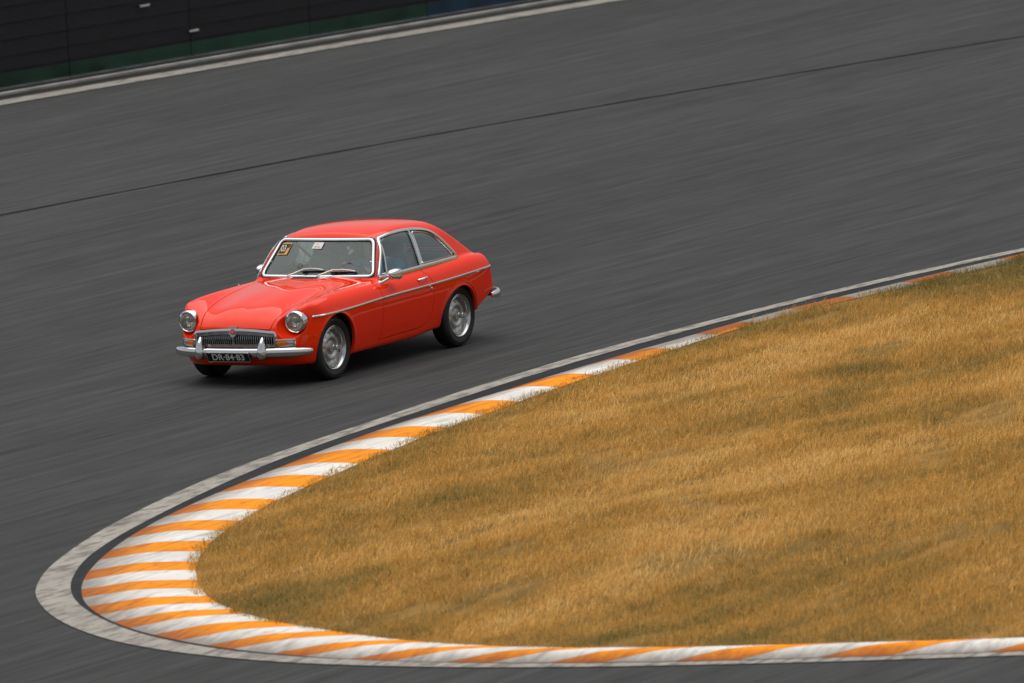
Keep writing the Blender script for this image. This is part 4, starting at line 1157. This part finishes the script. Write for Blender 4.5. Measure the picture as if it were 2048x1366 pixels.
for s in (1, -1):
    # overrider: bulbous blade leaning back to a point
    rings = [(1.832, .258, .026, .036), (1.842, .270, .042, .056), (1.848, .300, .049, .064), (1.848, .345, .045, .058), (1.845, .385, .037, .048), (1.838, .420, .027, .036), (1.832, .450, .015, .021), (1.828, .467, .003, .006)]
    k = 16; V_ = []
    for x, z, ry, rx in rings:
        for q_ in range(k):
            t_ = 2 * math.pi * q_ / k; V_.append((x + rx * math.cos(t_), s * .336 + ry * math.sin(t_), z))
    Fm = [(i * k + q_, i * k + (q_ + 1) % k, (i + 1) * k + (q_ + 1) % k, (i + 1) * k + q_) for i in range(len(rings) - 1) for q_ in range(k)] + [tuple(range(k))[::-1], tuple((len(rings) - 1) * k + q_ for q_ in range(k))]
    mb = MB(); mb.add(V_, Fm); mb.build('overrider', 'chrome', fbo, angle=70)
    mb = MB(); mb.sweep([(1.83, s * (.336 - .03), .315 + t) for t in (-.04, .04)], [(-.003, -.01), (.003, -.01), (.003, .025), (-.003, .025)], up=(1, 0, 0)); mb.build('gasket', 'black_rubber', fbo)
# number plate
PM = BODY @ frame_mtx((0, 1, 0), (.42, 0, .9), (1.872, -.018, .284))
pl = MB(); pl.sweep([(a, b, 0) for a, b in round_poly([(-.226, -.047), (.226, -.047), (.226, .047), (-.226, .047)], .006, 3)], [(-.003, -.004), (.003, -.004), (.003, .004), (-.003, .004)], True, up=(0, 0, 1))
plate = pl.build('number_plate', 'chrome_dull', car, PM)
mb = MB(); mb.box((0, 0, 0), (.450, .092, .004)); mb.build('plate_field', 'plate_blue', plate, smooth=False)
text_obj('plate_letters', 'DR\u00b784\u00b783', .092, 'plate_letters', plate, Matrix.Translation((0, -.001, .0032)), sx=.98, spacing=1.02, bold=.0012)
mb = MB(); mb.box((0, -.0475, .002), (.446, .005, .007)); mb.build('plate_edge', 'chrome', plate, smooth=False)
# tow eye
mb = MB(); mb.tube([(1.785, -.265 + .028 * math.cos(t), .252 + .026 * math.sin(t)) for t in np.linspace(0, 2 * math.pi, 18, endpoint=False)], .008, True, k=6, up=(1, 0, 0)); mb.build('tow_eye', 'tow_yellow', car, BODY)
# hood washer jets, wiper spindle and cowl aerial base are tiny: one jet
mb = MB(); mb.lathe([(.0, .016), (.008, .014), (.010, 0)], 'z', (.62, -.635, vz(.62, -.635)), 10); mb.build('washer_jet', 'chrome', car, BODY)

# --- wheels
def wheel(x, s, steer=0.):
    W_ = Matrix.Translation((x, s * .620, .298)) @ Matrix.Rotation(steer, 4, 'Z') @ (Matrix.Identity(4) if s > 0 else Matrix.Rotation(math.pi, 4, 'Z'))
    t = MB(); t.lathe([(.206, -.072), (.225, -.084), (.255, -.088), (.280, -.080), (.2945, -.064), (.298, -.045), (.2985, -.040), (.292, -.038), (.292, -.034), (.2985, -.032), (.2985, -.003), (.292, -.001), (.292, .003), (.2985, .005), (.2985, .032), (.292, .034), (.292, .038), (.2985, .040), (.298, .047), (.2945, .064), (.283, .079), (.268, .086), (.250, .088), (.2485, .0895), (.246, .088), (.228, .084), (.214, .078), (.205, .070)], 'y', (0, 0, 0), 64)
    wh = t.build('wheel', 'tyre', car, W_, angle=30)
    t = MB(); t.lathe([(.203, -.075), (.203, .066), (.2055, .072), (.2055, .078), (.200, .081), (.194, .077), (.190, .066), (.186, .062), (.184, .066), (.180, .067), (.176, .060), (.172, .02), (.170, -.04)], 'y', (0, 0, 0), 64)
    t.build('rim', 'wheel_lip', wh, angle=50)
    # pressed disc with shallow oval ventilation pockets
    V_ = []; rs = np.r_[np.linspace(.174, .150, 5), np.linspace(.145, .085, 14), np.linspace(.080, .030, 8)]
    kk = 120
    prof = spline([.030, .055, .070, .082, .098, .125, .150, .165, .175], [.040, .036, .034, .044, .052, .046, .028, .016, .014])
    for q_ in range(kk):
        a_ = 2 * math.pi * q_ / kk
        for r in rs:
            dep = .014 * np.exp(-((r - .140) / .016) ** 2) * (np.clip(np.cos(a_ * 8), 0, 1) ** 2.0)
            V_.append((r * math.cos(a_), float(prof(np.array([r]))[0]) - dep, r * math.sin(a_)))
    m_ = len(rs)
    d_ = mesh_obj('disc', V_, [(q_ * m_ + i, ((q_ + 1) % kk) * m_ + i, ((q_ + 1) % kk) * m_ + i + 1, q_ * m_ + i + 1) for q_ in range(kk) for i in range(m_ - 1)], 'wheel_silver', wh)
    t = MB(); t.lathe([(.034, .030), (.034, .052), (.031, .058), (.030, .060), (.030, .076), (.027, .080), (.027, .114), (.024, .118), (.018, .118), (.016, .108), (.001, .106)], 'y', (0, 0, 0), 24)
    t.build('hub_nut', 'wheel_lip', wh, angle=30)
    return wh
for x, s, st in ((1.1555, 1, math.radians(-1.2)), (1.1555, -1, math.radians(-1.2)), (-1.1555, 1, 0), (-1.1555, -1, 0)):
    wheel(x, s, st)
# wheel wells, floor
for fx, rr in ((FX, .345), (RX, .350)):
    for s in (1, -1):
        mb = MB(); n_ = 24; V_ = []
        for yy in (.40, .715):
            for q_ in range(n_ + 1):
                a_ = math.pi * (-.03 + 1.06 * q_ / n_); V_.append((fx + rr * (1.06 if a_ < 1.57 or fx > 0 else 1.0) * math.cos(a_), s * (yy if abs(math.cos(a_)) < .8 else min(yy, .66)), .28 + rr * math.sin(a_)))
        Fm = [(q_, q_ + 1, n_ + 2 + q_, n_ + 1 + q_) for q_ in range(n_)] + [tuple(range(n_ + 1))]
        mb.add(V_, Fm); mb.build('wheel_well', 'black_void', car, BODY)
mb = MB(); mb.box((.0, 0, .235), (2.0, 1.30, .02)); mb.box((1.15, 0, .24), (.55, .78, .02)); mb.box((-1.2, 0, .30), (.9, .78, .02)); mb.build('floor_pan', 'black_void', car, BODY, smooth=False)
mb = MB(); mb.lathe([(.001, -.55), (.035, -.55), (.035, .55), (.001, .55)], 'y', (-1.1555, 0, .30), 16); mb.lathe([(.001, -.55), (.03, -.55), (.03, .55), (.001, .55)], 'y', (1.1555, 0, .27), 16); mb.build('axles', 'black_rubber', car)
mb = MB(); mb.tube([(.6, .35, .17), (-.2, .33, .165), (-1.3, .30, .23), (-2.0, .38, .25)], .022, k=8); mb.build('exhaust_pipe', 'chrome_dull', car, BODY)

# --- cabin
def cushion(name, c, d, rot=0., parent=None, mat='seat_vinyl', e=.35):
    """rounded box"""
    k1, k2 = 20, 28; V_ = []
    sg = lambda v, p: math.copysign(abs(v) ** p, v)
    for i in range(k1 + 1):
        f_ = -math.pi / 2 + math.pi * i / k1
        for j in range(k2):
            t_ = 2 * math.pi * j / k2
            V_.append((d[0] / 2 * sg(math.cos(f_), e) * sg(math.cos(t_), e), d[1] / 2 * sg(math.cos(f_), e) * sg(math.sin(t_), e), d[2] / 2 * sg(math.sin(f_), e)))
    R_ = Matrix.Rotation(rot, 3, 'Y'); V_ = [R_ @ Vector(v) + Vector(c) for v in V_]
    Fm = [(i * k2 + j, i * k2 + (j + 1) % k2, (i + 1) * k2 + (j + 1) % k2, (i + 1) * k2 + j) for i in range(k1) for j in range(k2)]
    return mesh_obj(name, V_, Fm, mat, parent or car, BODY if parent is None else None, angle=180)
for s in (1, -1):
    st_ = cushion('seat', (-.22, s * .33, .40), (.50, .46, .14))
    cushion('backrest', (-.52, s * .33, .68), (.13, .46, .58), math.radians(-16), st_)
    cushion('headrest', (-.625, s * .33, .98), (.09, .27, .15), math.radians(-12), st_)
cushion('rear_bench', (-1.15, 0, .60), (.45, 1.0, .12)); cushion('rear_shelf', (-1.5, 0, .66), (.6, 1.05, .05), 0, None, 'interior_dark')
mb = MB(); mb.sweep([(.30, y, .765) for y in np.linspace(-.56, .56, 13)], [(-.06, -.03), (.028, -.03), (.04, .03), (.02, .045), (-.05, .03)], up=(-1, 0, 0))
mb.build('dashboard', 'interior_dark', car, BODY)
mb = MB(); mb.box((.31, 0, .778), (.10, 1.0, .02)); mb.build('dash_top', 'interior_dark', car, BODY, smooth=False)
SWC = Vector((.10, .32, .760)); SM = BODY @ Matrix.Translation(SWC) @ Matrix.Rotation(math.radians(-68), 4, 'Y')
mb = MB(); mb.tube([(.195 * math.cos(t), .195 * math.sin(t), 0) for t in np.linspace(0, 2 * math.pi, 40, endpoint=False)], .013, True, k=8, up=(0, 0, 1))
swo = mb.build('steering_wheel', 'black_rubber', car, SM)
mb = MB()
for a_ in (math.pi / 2, math.pi / 2 + 2.1, math.pi / 2 - 2.1):
    mb.box((.09 * math.cos(a_), .09 * math.sin(a_), -.015), (.19, .028, .004), Matrix.Rotation(a_, 3, 'Z'))
mb.lathe([(.001, .0), (.03, -.005), (.035, -.03), (.02, -.16)], 'z', (0, 0, 0), 16); mb.build('spokes', 'chrome_dull', swo)
mb = MB(); mb.sweep([on_ws(y, 1.068, -.055) for y in (-.13, .06)], [(-.030, -.010), (.030, -.010), (.026, .010), (-.026, .010)], up=(1, 0, 0)); mb.tube([on_ws(-.035, 1.07, -.05), on_ws(-.035, 1.14, -.03)], .005, k=6)
mb.build('rear_view_mirror', 'chrome_dull', car, BODY)
mb = MB(); mb.box(on_ws(.268, 1.075, -.06), (.03, .055, .030), Matrix.Rotation(.7, 3, 'X')); mb.box(on_ws(.235, 1.105, -.05), (.02, .024, .03)); mb.build('dash_camera', 'white_tab', car, BODY, smooth=False)

# ================================================================== DRIVER
def capsule(p, a, b, ra, rb):
    a = np.array(a, float); b = np.array(b, float); d = b - a
    t = np.clip(((p - a) @ d) / (d @ d), 0, 1)
    return np.linalg.norm(p - a - t[..., None] * d, axis=-1) - (ra + (rb - ra) * t)
def ellip(p, c, r):
    q = (p - np.array(c)) / np.array(r); k = np.linalg.norm(q, axis=-1)
    return (k - 1) * min(r)
HD = np.array([-.25, .315, 1.045])                       # head centre
LOOK = np.array([.80, .58, -.06]); LOOK /= np.linalg.norm(LOOK)   # looking into the corner
SIDE = np.cross([0, 0, 1], LOOK); SIDE /= np.linalg.norm(SIDE)
UPH = np.cross(LOOK, SIDE)
def hp(f, s, u): return HD + LOOK * f + SIDE * s + UPH * u
HANDL = np.array([.085, .495, .85]); HANDR = np.array([.080, .190, .892])
SHL, SHR = np.array([-.32, .525, .86]), np.array([-.32, .13, .85])
ELL, ELR = np.array([-.10, .615, .73]), np.array([-.10, .06, .70])
def F_person(x, y, z):
    p = np.stack([x, y, z], -1)
    f = smin(capsule(p, (-.28, .33, .52), (-.32, .33, .80), .165, .15), capsule(p, SHR, SHL, .075, .075), .10)
    f = smin(f, ellip(p, (-.29, .33, .64), (.13, .20, .22)), .06)
    f = smin(f, capsule(p, (-.31, .328, .88), (-.27, .318, .99), .062, .055), .05)
    for sh, el, ha in ((SHL, ELL, HANDL), (SHR, ELR, HANDR)):
        f = smin(f, capsule(p, sh, el, .064, .050), .05); f = smin(f, capsule(p, el, ha - (ha - el) * .22, .048, .031), .03)
    for sy in (.24, .43):
        f = smin(f, capsule(p, (-.26, sy, .50), (.10, sy, .56), .085, .062), .06); f = smin(f, capsule(p, (.10, sy, .56), (.26, sy, .34), .060, .045), .04)
    # head with brow, nose, chin, ears
    h = ellip(p, hp(0, 0, .025), (.095, .082, .112))
    h = smin(h, ellip(p, hp(.035, 0, -.05), (.060, .055, .070)), .05)
    h = smin(h, capsule(p, hp(.092, 0, .012), hp(.112, 0, -.022), .010, .014), .018)
    h = smin(h, capsule(p, hp(.078, -.02, -.058), hp(.078, .02, -.058), .008, .008), .014)
    for e in (1, -1):
        h = smin(h, ellip(p, hp(-.005, e * .080, .0), (.018, .012, .030)), .012)
        h = smax(h, -(np.linalg.norm(p - hp(.098, e * .032, .022), axis=-1) - .017), .014)
    f = smin(f, h, .03)
    # hands: palm and five fingers closed on the rim
    for ha, el, sg in ((HANDL, ELL, 1), (HANDR, ELR, -1)):
        d = ha - el; d /= np.linalg.norm(d); rim = np.array([0, -sg * .75, .66]); rim /= np.linalg.norm(rim)
        nrmv = np.cross(d, rim); nrmv /= np.linalg.norm(nrmv)
        f = smin(f, ellip(p, ha - d * .035, (.046, .040, .030)), .02)
        for i, (o_, l_) in enumerate(((-.030, .9), (-.010, 1.), (.010, .95), (.029, .8))):
            b0 = ha + rim * o_; b1 = b0 + d * .036 * l_ + np.array([0, 0, .016]); b2 = b1 + d * .012 + np.array([0, 0, -.026]) * l_; b3 = b2 - d * .022 * l_ + np.array([0, 0, -.014])
            for u_, v_ in ((b0, b1), (b1, b2), (b2, b3)):
                f = smin(f, capsule(p, u_, v_, .0092, .0085), .006)
        th0 = ha - d * .045 + rim * .034 * (1 if sg > 0 else 1); th1 = th0 + rim * .022 + d * .03; th2 = th1 + d * .028 - np.array([0, 0, .006])
        f = smin(f, capsule(p, th0, th1, .0115, .010), .010); f = smin(f, capsule(p, th1, th2, .010, .009), .006)
    return f
V, Nn, T = surface_nets(F_person, (-.56, -.06, .28), (.34, .74, 1.22), .009, 3)
fig = soup(V, Nn, T)
def region(p):
    dist = np.minimum(np.linalg.norm(p - HANDL, axis=-1), np.linalg.norm(p - HANDR, axis=-1))
    neck = (p - np.array([-.30, .325, .935])) @ np.array([.15, 0, 1.])
    return np.maximum(neck, .085 - dist)                   # >0: bare skin (head, neck, hands)
person = tag(empty('person', (-.28, .335, .30)), 'driver in blue jacket and dark helmet holding the steering wheel of the red car', 'person')
PBM = Matrix.Translation((.28, -.335, -.30)) @ BODY
skin = soup_obj('body', fig, 'skin', person, PBM)
jk = clip(fig, lambda x, y, z: -region(np.stack([x, y, z], -1))); jk = clip(jk, lambda x, y, z: np.where(x < -.20, z - .50, z - .62))
soup_obj('jacket', jk, 'blue_cloth', person, PBM, .009)
soup_obj('trousers', clip(fig, lambda x, y, z: .62 - z + np.where(x < -.20, -.12, 0)), 'dark_cloth', person, PBM, .007)
# open face helmet
def F_hel(x, y, z):
    p = np.stack([x, y, z], -1); q = ellip(p, hp(-.012, 0, .035), (.128, .118, .135))
    return smax(q, -(ellip(p, hp(-.012, 0, .03), (.108, .098, .115))), .008)
V, Nn, T = surface_nets(F_hel, HD - .17, HD + .17, .008, 3)
def face_open(x, y, z):
    p = np.stack([x, y, z], -1) - HD; a = p @ LOOK; u = p @ UPH; s_ = p @ SIDE
    return np.maximum(np.maximum(.048 - a, u - .062), -99)
hs = clip(soup(V, Nn, T), face_open, 0.); hs = clip(hs, lambda x, y, z: (np.stack([x, y, z], -1) - HD) @ UPH + .085)
soup_obj('helmet', hs, 'helmet_shell', person, PBM)
for sy in (.23, .43):
    xs_ = np.linspace(0, 1, 14); pts = []
    for t_ in xs_:
        z_ = .90 - .30 * t_
        x_ = -.47 + .22 * t_
        # walk forward until outside the jacket
        xx = np.linspace(-.6, .03, 160); ff = F_person(xx, np.full(160, sy), np.full(160, z_)); i_ = np.where(ff < 0)[0]
        x_ = xx[i_.max()] + .014 if len(i_) else -.30
        pts.append((x_, sy, z_))
    mb = MB(); mb.sweep(pts, [(-.024, -.003), (.024, -.003), (.024, .003), (-.024, .003)], up=(1, 0, .3)); mb.build('harness_strap', 'black_rubber', person, PBM)
